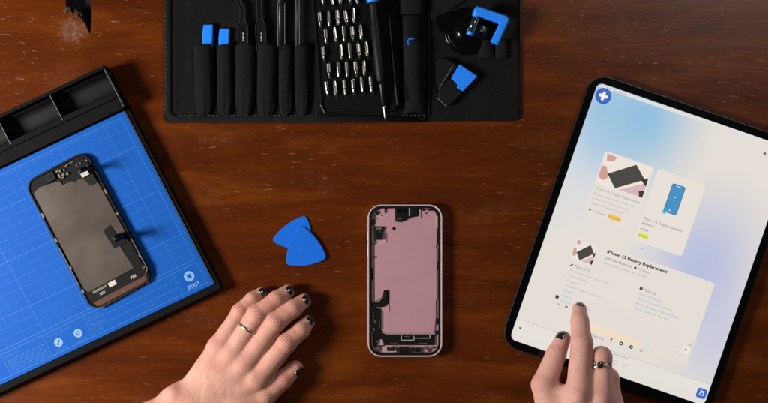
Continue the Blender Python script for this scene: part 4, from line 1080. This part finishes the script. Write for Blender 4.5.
for i in range(9):
    an = (i-4)*.2; dr = up*math.cos(an)+sd*math.sin(an); r = LHd.surf(c, dr, 3, 16)+1.0; q = c+dr*r
    st.tube([tuple(q-dr*.3), tuple(q+dr*.25)], [.62, .4], 8)
st.parts("band_stone", MAT['stone'], lh)
# pointing hand over the tablet
Zs = 7.2
RH = [
 [(578, 396, 42, 12), (581.6, 343, 36, 10.4), (579.6, 321, 26, 8.8), (579.2, 309.6, Zs+7.8, 7.4)],
 [(601, 399, 40, 12), (601.2, 357, 36, 10.0), (599, 365, 20, 9), (597, 378, 15, 8)],
 [(612, 408, 34, 11), (608.5, 378, 26, 9.6), (603, 384, 15, 8.4), (600, 394, 14, 7.6)],
 [(617, 424, 28, 10), (612, 398, 18, 8.6), (607, 402, 11, 7.4), (603, 409, 11, 6.6)],
 [(556, 424, 28, 17), (544, 385, 25, 12.2), (556, 354, 20, 9.8), (563, 338.5, Zs+8.5, 7.7)]]
RP = [((574, 460, 36, 19), (578, 396, 38, 12.5), 9, 1), ((586, 462, 36, 18), (600, 399, 36, 12), 9, 1), ((596, 462, 33, 17), (611, 408, 32, 11), 9, 1), ((603, 464, 30, 15), (616, 424, 27, 10), 9, 1), ((560, 458, 30, 18), (556, 424, 28, 16.5), 9, 1), ((562, 420, 32, 13), (580, 412, 32, 14), 9, 1), ((566, 414, 33, 13), (561.5, 394, 30, 9), 7, 1), ((590, 404, 39, 10), (591, 377, 37, 7.5), 6, 1)]
RA = [((578, 470, 35, 22), (590, 560, 40, 26), 12, 1), ((592, 470, 35, 21), (606, 560, 40, 25), 12, 1)]
rh, RHd, RF = make_hand("hand", "hand pointing at the tablet with index finger, dark green nails and a stone ring", RH, RP, RA, MAT['skinr'],
    [(0, (0, -.55, 1), 4.3, 7.5, 1.6), (4, (-.75, -.25, .8), 6.0, 10, 1.0)], MAT['nailg'],
    [((578, 396, 49, 6), 5), ((601, 400, 47, 6), 5)],
    (510, 292, 0), (650, 560, 74), Zs)
rb, c, d, up, sd = band(RHd, RF[1], 0, .82, rh, "ring_band", MAT['steel'], .8, 1.5, tilt=-3)
g = MB()
for off, rr in ((-.2, 3.0), ):
    an = .28; dr = up*math.cos(an)+sd*math.sin(an); r = RHd.surf(c, dr, 3, 16); q = c+dr*(r+.6)
    rings = [(.0, 3.5), (.8, 3.7), (1.7, 3.1), (2.3, 1.6)]
    n = 20; b0 = len(g.v)
    for hgt, rad in rings:
        for i in range(n):
            a_ = 2*math.pi*i/n; g.v.append(tuple(q+dr*hgt+sd*rad*.8*math.cos(a_)+d*rad*math.sin(a_)))
    for l in range(len(rings)-1):
        for i in range(n): g.f.append((b0+l*n+i, b0+l*n+(i+1) % n, b0+(l+1)*n+(i+1) % n, b0+(l+1)*n+i))
    g.f.append(tuple(b0+(len(rings)-1)*n+i for i in range(n)))
g.build("ring_stone", MAT['stone'], rh, smooth=True)
cl = MB()
for an, al in ((-.35, 1.5), (-.5, -1), (-.68, 1.8), (-.85, -.6), (-.25, -2.2), (.8, 1)):
    dr = up*math.cos(an)+sd*math.sin(an); r = RHd.surf(c, dr, 3, 16); q = c+dr*(r+.7)+d*al
    cl.tube([tuple(q-dr*.6), tuple(q+dr*.6)], [1.1, .6], 8)
cl.parts("ring_leaf", MAT['steel'], rh)
for o in scene.objects:
    if '_at' in o.keys(): del o['_at']
